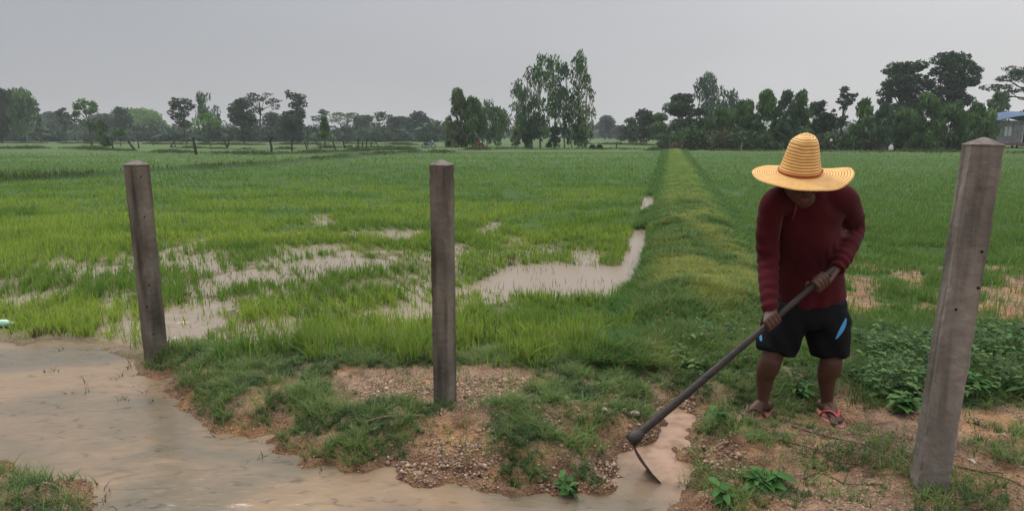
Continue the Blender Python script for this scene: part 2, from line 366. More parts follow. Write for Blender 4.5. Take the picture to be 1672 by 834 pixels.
fb = N(t, 'ShaderNodeMix', data_type='RGBA', blend_type='MULTIPLY'); t.links.new(af.outputs['Fac'], fb.inputs[0]); t.links.new(g2.outputs[2], fb.inputs[6]); t.links.new(bnd.outputs[0], fb.inputs[7])
al = N(t, 'ShaderNodeAttribute', attribute_name='ldk'); fl_ = N(t, 'ShaderNodeMix', data_type='RGBA', blend_type='MULTIPLY'); t.links.new(al.outputs['Fac'], fl_.inputs[0]); t.links.new(fb.outputs[2], fl_.inputs[6]); fl_.inputs[7].default_value = (.45,.5,.5,1)
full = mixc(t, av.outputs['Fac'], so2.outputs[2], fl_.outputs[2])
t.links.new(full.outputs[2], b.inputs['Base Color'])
bp = N(t, 'ShaderNodeBump'); bp.inputs['Strength'].default_value = .9; bp.inputs['Distance'].default_value = .012
ad = N(t, 'ShaderNodeMath', operation='ADD'); t.links.new(noise(t, co, 45, 8).outputs[0], ad.inputs[0]); t.links.new(vor.outputs['Distance'], ad.inputs[1])
t.links.new(ad.outputs[0], bp.inputs['Height']); t.links.new(bp.outputs[0], b.inputs['Normal'])
me.materials.append(m); g = link('ground', me); tag(g, kind='structure')

# muddy water: one level sheet, real ripples
wx = axis(-3.2, 2.2, .022, 1.05, -16, 14); wy = axis(1.95, 5.4, .018, 1.05, .3, 34)
WX, WY = np.meshgrid(wx, wy); xf, yf = WX.ravel(), WY.ravel()
fw = fields(xf, yf)
rip = (fbm(xf*5+1.5*fbm(xf*2, yf*2, 41, 2), yf*11, 42, 3) - .5)*.009 + (fbm(xf*16, yf*26, 48, 3) - .5)*.005
flow = np.zeros(xf.shape)
for k in (6, 7, 8): flow = np.maximum(flow, sm(sdpoly(xf, yf, PUD[k]), -.15, .15))
rip = rip*sm(-fw['sdS'], -.2, .4) + flow*(fbm(xf*9 + 2*fbm(xf*3,yf*3,4,2), yf*13, 52, 3) - .5)*.024
ii = np.arange(len(wx)*len(wy)).reshape(len(wy), len(wx))
wq = np.stack([ii[:-1,:-1].ravel(), ii[:-1,1:].ravel(), ii[1:,1:].ravel(), ii[1:,:-1].ravel()], 1)
fieldw = sm(fw['sdS'], .05, .3)
me = mesh('muddy_water', np.stack([xf, yf, rip], 1), wq, smooth=True, attrs=dict(fieldw=fieldw, chan=sm(xf + .25*(yf-2.9), .42, .80)*sm(yf, 2.2, 2.9)*(1-fieldw)))
m = bpy.data.materials.new('muddy_water'); m.use_nodes = True; t = m.node_tree; b = t.nodes['Principled BSDF']
b.inputs['Roughness'].default_value = .20; b.inputs['IOR'].default_value = 1.33; b.inputs['Specular IOR Level'].default_value = .42
co = N(t, 'ShaderNodeTexCoord')
n = noise(t, co, .9, 5, (1, 1.7, 1)); n.inputs['Distortion'].default_value = .8
cr = ramp(t, n.outputs[0], [(.30,(.125,.112,.082)), (.42,(.165,.134,.094)), (.50,(.21,.156,.104)), (.58,(.25,.176,.112)), (.70,(.27,.198,.116))])
n2 = noise(t, co, 7, 7, (1, 2.6, 1)); n2.inputs['Distortion'].default_value = 1.5
c2 = ramp(t, n2.outputs[0], [(.30,(.42,.42,.42)), (.40,(.90,.90,.90)), (.7,(1.08,1.06,1.03))])
k = N(t, 'ShaderNodeMix', data_type='RGBA', blend_type='MULTIPLY'); k.inputs[0].default_value = .8; t.links.new(cr.outputs[0], k.inputs[6]); t.links.new(c2.outputs[0], k.inputs[7])
af = N(t, 'ShaderNodeAttribute', attribute_name='fieldw'); pk = N(t, 'ShaderNodeRGB'); pk.outputs[0].default_value = (.26,.205,.155,1)
fm = mixc(t, af.outputs['Fac'], k.outputs[2], pk.outputs[0]); ac = N(t, 'ShaderNodeAttribute', attribute_name='chan'); wc = ramp(t, noise(t, co, 11, 6).outputs[0], [(.35,(.24,.145,.095)), (.5,(.33,.21,.14)), (.65,(.37,.245,.17))]); f3 = mixc(t, ac.outputs['Fac'], fm.outputs[2], wc.outputs[0]); t.links.new(f3.outputs[2], b.inputs['Base Color'])
bp = N(t, 'ShaderNodeBump'); bp.inputs['Strength'].default_value = .35; bp.inputs['Distance'].default_value = .006
t.links.new(noise(t, co, 22, 5, (1, 2, 1)).outputs[0], bp.inputs['Height']); t.links.new(bp.outputs[0], b.inputs['Normal'])
me.materials.append(m); tag(link('muddy_water', me), kind='structure')

# ---------------------------------------------------------------- grass
def mottle(x, y): return sm(fbm(x*2.6, y*2.0, 401, 4), .47, .60)*sm(10 - y, 0, 3)
def blades(P, h, w, az, lean, col, seg=3):
    n = len(P); ts = np.linspace(0, 1, seg + 1)
    fx, fy = np.cos(az), np.sin(az); la = az + math.pi/2 + (rng.random(n)-.5)*1.6
    lx, ly = np.cos(la)*lean, np.sin(la)*lean
    V = []; 
    for k, t_ in enumerate(ts):
        c = P + np.stack([lx*h*t_**1.8, ly*h*t_**1.8, h*(t_ - .35*np.minimum(lean, 1.4)*t_**2)], 1)
        ww = w*(1 - t_**1.7)*.5*(1 if k else .7)
        if k < seg:
            o = np.stack([fx*ww, fy*ww, 0*ww], 1); V += [c - o, c + o]
        else: V.append(c)
    V = np.stack(V, 1); nv = V.shape[1]; base = (np.arange(n)*nv)[:, None]
    Q = np.concatenate([base + np.array([[2*k, 2*k+1, 2*k+3, 2*k+2]]) for k in range(seg-1)]) if seg > 1 else np.zeros((0,4), int)
    T = base + np.array([[2*(seg-1), 2*(seg-1)+1, 2*seg]])
    C = np.repeat(col, nv, 0)
    return V.reshape(-1, 3), Q, T, C
class Grass:
    def __init__(s): s.V = []; s.Q = []; s.T = []; s.C = []; s.o = 0
    def add(s, V, Q, T, C): s.V.append(V); s.Q.append(Q + s.o); s.T.append(T + s.o); s.C.append(C); s.o += len(V)
    def build(s, name, matr, label, cat='grass'):
        fs = [a for a in (np.concatenate(s.Q), np.concatenate(s.T)) if len(a)]
        o = link(name, mesh(name, np.concatenate(s.V), fs, matr, cols=np.concatenate(s.C)))
        return tag(o, label, cat, kind='stuff')
def lerp(a, b, t): return np.array(a)[None]*(1-t[:, None]) + np.array(b)[None]*t[:, None]
def scatter(n, y0, y1, k, xl=None, xr=None):
    u = rng.random(n); e_ = 1 - k
    y = (y0**e_ + u*(y1**e_ - y0**e_))**(1/e_)
    lo = -(1.08*y + 1.6) if xl is None else xl(y); hi = (1.08*y + 1.6) if xr is None else xr(y)
    x = lo + rng.random(n)*(hi - lo); return x, y
def bundx(y): return 1.62 + .243*(y - 4.9)
# rice seedlings left of the bund
FG = Grass()
def rice(n, y0, y1, k, left):
    if left: x, y = scatter(n, y0, y1, k, xr=lambda y: bundx(y) - .66)
    else: x, y = scatter(n, y0, y1, k, xl=lambda y: bundx(y) + .55)
    # clump the roots a little
    x = x + .03*np.sin(x*31 + y*17)*1; f = fields(x, y)
    cl = fbm(x*2.3, y*1.6, 61, 4); rows = fbm(x*.45, y*.9, 66, 3); fine = vnoise(x*14, y*14, 70)
    if left:
        dens = .35 + 1.5*sm(cl, .34, .56); fcl = fbm(x*3.6, y*3.2, 68, 4); dens = dens*(1 - f['wet']*(1 - (.34 + .44*sm(fcl, .42, .62))))
        dens *= 1 - .62*np.exp(-((y-4.85)/.55)**2)*sm(-x, -.5, .3)*sm(.62 - fbm(x*4.5, y*3.5, 69, 3), .0, .16)
        dens *= (1 - .80*sm(f['sdP'], -.10, .06)); dens *= (1 - .97*sm(f['pk'], -.05, .05)); dens *= .35 + .9*sm(fine, .25, .6)
        dens *= sm(y + f['n1']*1.3 + .5*(vnoise(x*5, y*5, 77)-.5), 4.0, 4.75); dens *= sm(f['sdS'], .02, .12)
    else:
        dens = .30 + 1.3*sm(cl, .32, .55); dens *= (1 - .9*soilmask(f)); dens *= sm(y, 4.6, 5.2)*(1 - .72*mottle(x, y))
    keep = rng.random(n) < np.clip(dens, 0, 1); x, y, cl, rows = x[keep], y[keep], cl[keep], rows[keep]; f = {a: b[keep] for a, b in f.items()}
    n = len(x); z = height(x, y, f); z = np.maximum(z, -.02) - .005
    far = sm(y, 8, 30)
    tall = .75 + .55*sm(cl, .35, .6)
    hh = (.098 if left else .085)*(.40 + 1.05*rng.random(n)**1.3)*tall*(1 + far*.0)
    if left: hh *= 1 + .35*np.exp(-((y-4.7)/.7)**2)*sm(x, -3.5, -1)
    ww = (.0042 + .0009*y)*(.7 + .6*rng.random(n))
    if left:
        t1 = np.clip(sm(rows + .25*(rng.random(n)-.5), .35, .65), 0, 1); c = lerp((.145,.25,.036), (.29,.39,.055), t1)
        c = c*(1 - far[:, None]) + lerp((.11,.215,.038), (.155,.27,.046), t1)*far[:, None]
        dk = (rng.random(n) < .16) | (vnoise(x*3.3, y*3.3, 90) > .86); c[dk] = c[dk]*np.array([.6,.7,.85])
        br = (vnoise(x*2.7, y*3.6, 95) > .84) & (y < 10) & (rng.random(n) < .65); c[br] = (.105,.085,.045); hh = np.where(br, hh*.6, hh)
        dn = (np.exp(-((y-4.4)/.35)**2) > rng.random(n)); c[dn] = c[dn]*np.array([.65,.72,.8])
    else:
        c = lerp((.095,.185,.038), (.14,.24,.048), np.clip(cl*1.2 + .3*(rng.random(n)-.5), 0, 1)); 
    dry = rng.random(n) < .04; c[dry] = (.26,.22,.10)
    ln = np.exp(-(f['ld']/(.30 + .004*y))**2); c = c*(1 - .5*ln[:, None]); hh = hh*(1 + .5*ln)
    c *= (.8 + .4*rng.random(n))[:, None]
    FG.add(*blades(np.stack([x, y, z], 1), hh, ww, rng.random(n)*6.28, .10 + .85*rng.random(n)**2.2, c, 3 if y1 < 12 else 2))
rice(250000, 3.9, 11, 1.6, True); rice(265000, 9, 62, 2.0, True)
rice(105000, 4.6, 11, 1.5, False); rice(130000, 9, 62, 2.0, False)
for q in LINES:
    q = np.array(q); L = np.linalg.norm(q[1:]-q[:-1], axis=1); n = int(min(30000, L.sum()*90)); cum = np.concatenate([[0], np.cumsum(L)]); u = rng.random(n)*cum[-1]
    x = np.interp(u, cum, q[:,0]); y = np.interp(u, cum, q[:,1]) + rng.normal(0, .35, n); x, y = x + rng.normal(0, .3, n), y
    pt = fbm(x*.25, y*.3, 301, 3); k = (np.abs(x) < y*1.1 + 3) & (rng.random(n) < sm(pt, .30, .55)); x, y, pt = x[k], y[k], pt[k]; n = len(x)
    FG.add(*blades(np.stack([x, y, height(x, y) - .02], 1), (.10 + .16*rng.random(n))*(1 + 1.2*sm(pt, .5, .7)), (.006 + .0011*y), rng.random(n)*6.28, .2 + .5*rng.random(n), lerp((.05,.09,.028), (.11,.15,.045), rng.random(n)), 2))
FG.build('rice_seedlings', M_grass, 'young bright green rice seedlings standing in the wet paddy field', 'rice')
# bund grass
BG = Grass()
n = 330000; u = rng.random(n); y = 4.0*(70/4.0)**(u**1.15); wb = .78 + .006*y
x = bundx(y) + (rng.random(n)*2 - 1)*wb*1.15
f = fields(x, y); prof = sm(.92 + .008*y - np.abs(x - bundx(y)) + f['n1']*.8 + f['n2']*.2, 0, .25)
pat = fbm(x*2.2, y*1.4, 101, 4); keep = (rng.random(n) < prof*(.55 + .6*sm(pat, .35, .5))) & (f['sdP'] < .03)
x, y, pat = x[keep], y[keep], pat[keep]; f = {a: b[keep] for a, b in f.items()}; n = len(x)
z = height(x, y, f) - .004; far = sm(y, 7, 22)
yel = sm(pat + .22*(rng.random(n)-.5) + .12*np.exp(-((y-6.5)/2.2)**2), .46, .66)*(1-.3*far)
c = lerp((.10,.19,.042), (.27,.31,.07), yel); c = c*(1-far[:, None]) + lerp((.17,.28,.06), (.27,.36,.09), yel)*far[:, None]
edge = sm(np.abs(x - bundx(y)), .35, .75)[:, None]; c = c*(1-edge) + edge*np.array([.07,.17,.03])
dry = rng.random(n) < .08; c[dry] = (.30,.23,.10); c *= (.75 + .5*rng.random(n))[:, None]
BG.add(*blades(np.stack([x, y, z], 1), (.045 + .065*rng.random(n))*(1 + .5*edge[:, 0]), (.004 + .0010*y)*(.7+.6*rng.random(n)), rng.random(n)*6.28, .3 + 1.0*rng.random(n), c, 3))
BG.build('bund_grass', M_grass, 'short yellowish green grass covering the raised bund between the two paddies')
# bank grass
KG = Grass()
def bankgrass(n, x0, x1, y0, y1, hmul=1, base=1.0, dens_f=None):
    x = x0 + rng.random(n)*(x1-x0); y = y0 + rng.random(n)*(y1-y0)
    x = x + .018*np.sin(x*55 + 3*np.sin(y*40)); y = y + .018*np.sin(y*61 + 3*np.sin(x*37))
    f = fields(x, y); d = bankmask(f)*(.08 + .95*sm(fbm(x*8, y*8, 131, 4) + .12*sm(y, 3.7, 4.2), .36, .56)); d = d*sm(f['sdS'], -.05, .0)*(1-.9*soilmask(f))
    isl = sm(sdpoly(x, y, ISLAND) + f['n1']*.2, -.03, .05)*sm(vnoise(x*6, y*6, 9) + .35*sm(y, 2.72, 2.8), .35, .5); d = np.maximum(d, isl*.28)
    rs = sm(sdpoly(x, y, ROADSOIL), -.1, .1)*sm(fbm(x*4, y*4, 140, 3), .50, .60)*.42; d = np.maximum(d, rs)
    sparse = .07*sm(f['sdS'], .01, .1)*sm(vnoise(x*9, y*9, 55), .3, .8); d = np.maximum(d, sparse)
    pad = np.maximum(np.exp(-(((x-1.33)/.26)**2 + ((y-3.38)/.15)**2)**2), np.exp(-(((x-1.72)/.17)**2 + ((y-3.32)/.22)**2)**2)); d = d*(1-.80*pad)
    keep = rng.random(n) < d; x, y, pad = x[keep], y[keep], pad[keep]; f = {a: b[keep] for a, b in f.items()}; n = len(x)
    z = height(x, y, f) - .004
    cl = fbm(x*9, y*9, 151, 3)
    t1 = sm(cl + .2*(rng.random(n)-.5), .35, .65)
    c = lerp((.058,.125,.038), (.17,.25,.07), t1); dry = rng.random(n) < .06; c[dry] = (.24,.20,.11); c *= (.7 + .6*rng.random(n))[:, None]
    KG.add(*blades(np.stack([x, y, z], 1), (.028 + .055*rng.random(n))*(.7 + .7*t1)*hmul*(1-.5*pad), .0045*(.6+.8*rng.random(n)), rng.random(n)*6.28, .3 + 1.1*rng.random(n), c, 3))
bankgrass(380000, -3.0, 3.6, 2.15, 4.85)
# taller grass mixed with the broad leaves
n = 42000; x = rng.random(n)*4.4 + .8; y = 3.45 + rng.random(n)*1.7; f = fields(x, y); k = (rng.random(n) < sm(sdpoly(x, y, WEEDZ) + f['n1']*.4, -.25, .1)) & (fbm(x*4, y*4, 231, 3) > .42); x, y = x[k], y[k]; n = len(x)
KG.add(*blades(np.stack([x, y, height(x, y)], 1), .09 + .10*rng.random(n), .0055*(.6+.8*rng.random(n)), rng.random(n)*6.28, .3 + .9*rng.random(n), lerp((.05,.10,.03), (.12,.20,.05), rng.random(n)), 3))
bankgrass(16000, -2.6, -1.2, 2.0, 2.85, 1.25)
# sprigs poking out of the shallow brown water
for (a, b_) in [(78,608),(88,606),(116,640),(142,640),(137,625),(201,614),(214,600),(190,618),(222,628),(250,628),(192,655),(205,652),(248,655),(150,558),(100,572),(345,715),(430,745),(160,790),(170,810),(165,822),(190,830),(175,800),(30,765),(215,590),(232,600),(300,662),(310,672),(520,770),(240,640),(225,612),(236,590),(247,597)]:
    p = G(a, b_); k = rng.integers(2, 6)
    P = np.stack([p[0] + rng.normal(0, .012, k), p[1] + rng.normal(0, .012, k), np.full(k, -.012)], 1)
    KG.add(*blades(P, .035 + .05*rng.random(k), np.full(k, .007), rng.random(k)*6.28, .3 + 1.2*rng.random(k), np.tile((.06,.085,.035), (k, 1)), 3))
# thin seedlings inside the big puddles
n = 2600; x = rng.random(n)*6.5 - 4; y = 4.4 + rng.random(n)*4.5; f = fields(x, y)
keep = (f['sdP'] > -.05) & (rng.random(n) < .9*sm(fbm(x*3, y*3, 171, 3), .42, .6)) & (f['bside'] < -.1); x, y = x[keep], y[keep]; n = len(x)
KG.add(*blades(np.stack([x, y, np.full(n, -.01)], 1), .05 + .10*rng.random(n), np.full(n, .006), rng.random(n)*6.28, .1 + .5*rng.random(n), lerp((.05,.09,.035), (.10,.15,.05), rng.random(n)), 3))
KG.build('bank_grass', M_grass, 'low dark green creeping grass on the muddy bank along the stream')

# ---------------------------------------------------------------- gravel and clods
def stones(n, xf_, size, pal, name, label, sub=1):
    x, y = xf_(n); f = fields(x, y); keep = f['sdS'] > -.06; x, y = x[keep], y[keep]; f = {a: b[keep] for a, b in f.items()}; n = len(x)
    z = height(x, y, f); s = size*(.35 + rng.random(n)**3*1.7)
    base = np.array([(0,0,1),(.9,0,.1),(.3,.85,.0),(-.7,.5,.1),(-.7,-.55,-.05),(.3,-.9,.05),(0,0,-1)], float)
    Fc = np.array([(0,1,2),(0,2,3),(0,3,4),(0,4,5),(0,5,1),(6,2,1),(6,3,2),(6,4,3),(6,5,4),(6,1,5)])
    V = base[None]*(.7 + .6*rng.random((n, 7, 1))); V[:, :, 2] *= .62; a = rng.random(n)*6.28; ca, sa = np.cos(a), np.sin(a)
    V = np.stack([V[:,:,0]*ca[:,None] - V[:,:,1]*sa[:,None], V[:,:,0]*sa[:,None] + V[:,:,1]*ca[:,None], V[:,:,2]], 2)*s[:, None, None]
    V += np.stack([x, y, z + s*.15], 1)[:, None]
    Fa = (Fc[None] + (np.arange(n)*7)[:, None, None]).reshape(-1, 3)
    C = np.array(pal)[rng.integers(0, len(pal), n)]*(.75 + .5*rng.random(n))[:, None]
    return V.reshape(-1, 3), Fa, np.repeat(C, 7, 0)
PAL = [(.28,.18,.125),(.33,.22,.15),(.22,.14,.10),(.37,.25,.155),(.46,.36,.27),(.30,.20,.15),(.25,.165,.12)]
def onsoil(n):
    x = -2.2 + rng.random(n)*5.8; y = 2.0 + rng.random(n)*2.2; f = fields(x, y)
    k = (rng.random(n) < np.maximum(soilmask(f), (1-bankmask(f))*.8)*(.25 + sm(fbm(x*5, y*5, 181, 3), .4, .55))) & ((y < 3.9)|(soilmask(f) > .5)); return x[k], y[k]
def onedge(n):
    x = -.9 + rng.random(n)*2.0; y = 2.65 + rng.random(n)*1.2; f = fields(x, y)
    k = (rng.random(n) < (1-.8*bankmask(f))*sm(fbm(x*6, y*6, 191, 3), .42, .6)); return x[k], y[k]
A1 = stones(110000, onsoil, .0042, PAL, '', ''); A2 = stones(26000, onedge, .0065, PAL, '', ''); A3 = stones(5200, onedge, .0105, PAL, '', '')
o1 = len(A1[0]); o2 = o1 + len(A2[0])
g = link('gravel', mesh('gravel', np.concatenate([A1[0], A2[0], A3[0]]), np.concatenate([A1[1], A2[1]+o1, A3[1]+o2]), M_stone, cols=np.concatenate([A1[2], A2[2], A3[2]])))
tag(g, 'pinkish tan gravel and small clods scattered over the bare soil', 'gravel', kind='stuff')
# ---------------------------------------------------------------- trees
def leaves(centres, radii, counts, size, pal, droop=0.0, elong=1.5, rs=None, hollow=.45):
    """many small leaf faces spread through clumps: returns verts, quads, colours"""
    rs = rs or rng; Vs = []; Cs = []
    for c, r, k in zip(centres, radii, counts):
        d = rs.normal(size=(k, 3)); d /= np.linalg.norm(d, axis=1)[:, None]
        rad = (hollow + (1-hollow)*rs.random(k))**.6; P = d*rad[:, None]*np.array(r)
        P += (rs.random((k, 3))-.5)*np.array(r)*.25; P = P + np.array(c)
        s = size*(.55 + .9*rs.random(k))
        a = rs.normal(size=(k, 3)); a /= np.linalg.norm(a, axis=1)[:, None]
        if droop: a = a*(1-droop) + np.array([0, 0, -1.])*droop; a /= np.linalg.norm(a, axis=1)[:, None]
        b_ = np.cross(a, rs.normal(size=(k, 3))); b_ /= np.linalg.norm(b_, axis=1)[:, None] + 1e-9
        a = a*(s*elong)[:, None]; b_ = b_*s[:, None]
        V = np.stack([P - a, P + b_*.5 - a*.1, P + a, P - b_*.5 + a*.1], 1); Vs.append(V.reshape(-1, 3))
        base = np.array(pal[rs.integers(0, len(pal))])*(.8 + .45*rs.random()); col = base[None]*(.7 + .6*rs.random((k, 1)))
        Cs.append(np.repeat(col, 4, 0))
    V = np.concatenate(Vs); q = np.arange(len(V)).reshape(-1, 4); return V, q, np.concatenate(Cs)
GREENS = dict(
 dark=[(.022,.050,.020),(.030,.062,.024),(.026,.056,.028)], mid=[(.056,.112,.034),(.075,.135,.042),(.046,.095,.032)],
 bright=[(.085,.165,.035),(.105,.19,.04),(.07,.14,.03)], blue=[(.04,.085,.045),(.05,.10,.05),(.06,.11,.055)], olive=[(.08,.115,.04),(.10,.13,.05),(.06,.09,.035)],
 haze=[(.04,.075,.04),(.05,.085,.045)])
for _k in GREENS: GREENS[_k] = [tuple(v*1.35 for v in c) for c in GREENS[_k]]
def dist(by): return CAMH/math.tan(PITCH + math.atan((by - CY)/F))
def tree(px, by, top, wpx, kind, pal, label, D=None, lean=0, trunk=None, name=None, group='trees along the field edge', seed=None, dens=1.0, cat='tree'):
    rs = np.random.default_rng(int(px*7 + top*3)); D = D or dist(by)
    b0 = U(px, by, D); X = b0[0]; tp = U(px, top, D); Hh = tp[2]; m_px = D/F*1.02; Wd = wpx*m_px/2*{'umbrella':1.12,'round':1.15,'clumpy':1.12,'euca':1.25,'feather':1.2}.get(kind,1.1)
    zb = H(X, D); Hh -= zb
    name = name or dict(round='broadleaf_tree', clumpy='broadleaf_tree', umbrella='spreading_tree', euca='eucalyptus_tree', feather='willowy_tree', bush='bush', cone='small_tree')[kind]
    root = empty(name, (X, D, zb), label, cat, group)
    cs, rs_, limbs = [], [], []
    lx = lean*Hh
    px_m = D*1.0/643           # size of a rendered pixel there
    if kind == 'round':
        z0 = .03*Hh
        for k in range(int(34*dens)):
            a = rs.random()*6.28; q = rs.random()**.5; zz = z0 + (Hh-z0)*(.12 + .88*rs.random()); env = math.sin(math.pi*min(1, max(.0, (zz-z0)/(Hh-z0)*.80+.17)))**.45
            r = Wd*(.24+.18*rs.random()); cs.append((lx*zz/Hh + math.cos(a)*q*max(0,Wd*env-r*.7), math.sin(a)*q*Wd*env*.8, min(zz, Hh-r*.55))); rs_.append((r, r, r*.72))
    elif kind == 'clumpy':
        for k in range(int(24*dens)):
            a = rs.random()*6.28; q = rs.random()**.5; zz = Hh*(.34 + .64*rs.random()); env = math.sin(math.pi*((zz/Hh-.26)/.86))**.5
            r = Wd*(.17+.13*rs.random()); cs.append((lx*zz/Hh + math.cos(a)*q*max(0,Wd*env-r), math.sin(a)*q*Wd*env*.7, min(zz, Hh-r*.6))); rs_.append((r, r*.9, r*.62))
    elif kind == 'umbrella':
        for k in range(int(22*dens)):
            a = rs.random()*6.28; q = rs.random()**.5; x = math.cos(a)*q*Wd*.82; zz = Hh*(.93 - .24*q*q - .13*rs.random())
            r = Wd*(.16+.10*rs.random()); cs.append((lx + x, math.sin(a)*q*Wd*.7, zz)); rs_.append((r, r, r*.30))
        for k in range(4): cs.append((lx + (rs.random()-.5)*Wd*1.3, (rs.random()-.5)*Wd, Hh*(.5+.15*rs.random()))); rs_.append((Wd*.16, Wd*.16, Wd*.06))
    elif kind == 'euca':
        for k in range(int(30*dens)):
            zz = Hh*(.12 + .86*rs.random()); env = .75 + .4*math.sin(math.pi*min(1, zz/Hh*1.0)) - .35*max(0, zz/Hh-.75)*2
            a = rs.random()*6.28; r = Wd*(.20+.20*rs.random()); cs.append((lx*zz/Hh + math.cos(a)*Wd*.70*env*rs.random()**.5, math.sin(a)*Wd*.6*env, min(zz, Hh-r*.9))); rs_.append((r, r, r*1.5))
    elif kind == 'feather':
        for k in range(int(38*dens)):
            zz = Hh*(.02 + .94*rs.random()); env = (1.05 - (zz/Hh)**2.6*.75); a = rs.random()*6.28
            r = Wd*(.20+.12*rs.random()); cs.append((lx*zz/Hh + math.cos(a)*max(0, Wd*env-r)*rs.random()**.4, math.sin(a)*Wd*env*.7, min(zz, Hh-r*.9))); rs_.append((r, r, r*1.2))
    elif kind in ('bush', 'cone'):
        for k in range(int(16*dens)):
            zz = Hh*((.1 if kind == 'bush' else .25) + .8*rs.random()); env = (1 - (zz/Hh)**2*.7) if kind == 'bush' else (1.05 - zz/Hh*.8); a = rs.random()*6.28
            r = Wd*(.28+.14*rs.random()); cs.append((lx*zz/Hh + math.cos(a)*max(0, Wd*env-r)*rs.random()**.4, math.sin(a)*Wd*env*.7, min(zz, Hh-r*.7))); rs_.append((r, r, r*.8))
    # fill: leaves per clump by its face area against the leaf size
    lf = {'euca': .17, 'feather': .19, 'umbrella': .17}.get(kind, .21)*max(.55, min(1.9, D/100))
    k_ = {'euca': .62, 'feather': 1.9, 'umbrella': 1.5, 'clumpy': 2.3, 'cone': 1.9, 'bush': 2.0}.get(kind, 2.0)
    cnt = [int(max(14, min(900, k_*(r[0]*r[2]*3.14)/(lf*lf*.8)))) for r in rs_]
    V, q, C = leaves(cs, rs_, cnt, lf, GREENS[pal], droop={'euca': .65, 'feather': .6}.get(kind, .0), elong={'euca': 1.7, 'feather': 1.9}.get(kind, 1.1), rs=rs)
    V = V + np.array([X, D, zb]); V[:, 2] = np.maximum(V[:, 2], zb + .05)
    link('crown', mesh('crown', V, q, M_leaf, cols=C), root)
    tr = trunk if trunk is not None else {'umbrella': .022, 'euca': .012, 'clumpy': .022, 'round': .025, 'feather': .015, 'bush': .012, 'cone': .02}[kind]
    mb = MB(); r0 = max(tr*Hh, .05); o = np.array([X, D, zb])
    top_z = {'umbrella': .72, 'euca': .96, 'clumpy': .80, 'round': .6, 'feather': .7, 'bush': .5, 'cone': .7}[kind]*Hh
    fork = {'umbrella': .42, 'clumpy': .36, 'round': .3, 'euca': .3}.get(kind, .2)*Hh
    P = [o + np.array([lx*t_ + math.sin(t_*5 + px)*.02*Hh*(t_ > 0), 0, (-.15 if t_ == 0 else t_*top_z)]) for t_ in np.linspace(0, 1, 6)]
    mb.tube(P, [r0*(1 - .72*t_) for t_ in np.linspace(0, 1, 6)], 7)
    idx = list(range(len(cs))); rs.shuffle(idx)
    for k in idx[:{'umbrella': 12, 'clumpy': 11, 'euca': 9, 'round': 8}.get(kind, 5)]:
        c = np.array(cs[k]); zs = fork + (min(c[2], top_z) - fork)*(.15 + .5*rs.random()); zs = max(.1*Hh, min(zs, top_z*.95))
        t_ = zs/top_z; i_ = min(4, int(t_*5)); st = P[i_] + (P[i_+1]-P[i_])*(t_*5 - i_); en = o + c
        mid = (st + en)/2 + np.array([0, 0, (.04 if kind != 'umbrella' else -.03)*Hh]); mb.tube([st, mid, en], [r0*.42, r0*.26, r0*.10], 5)
    mb.build('trunk', M_barkpale if kind == 'euca' else M_bark, root)
    return root
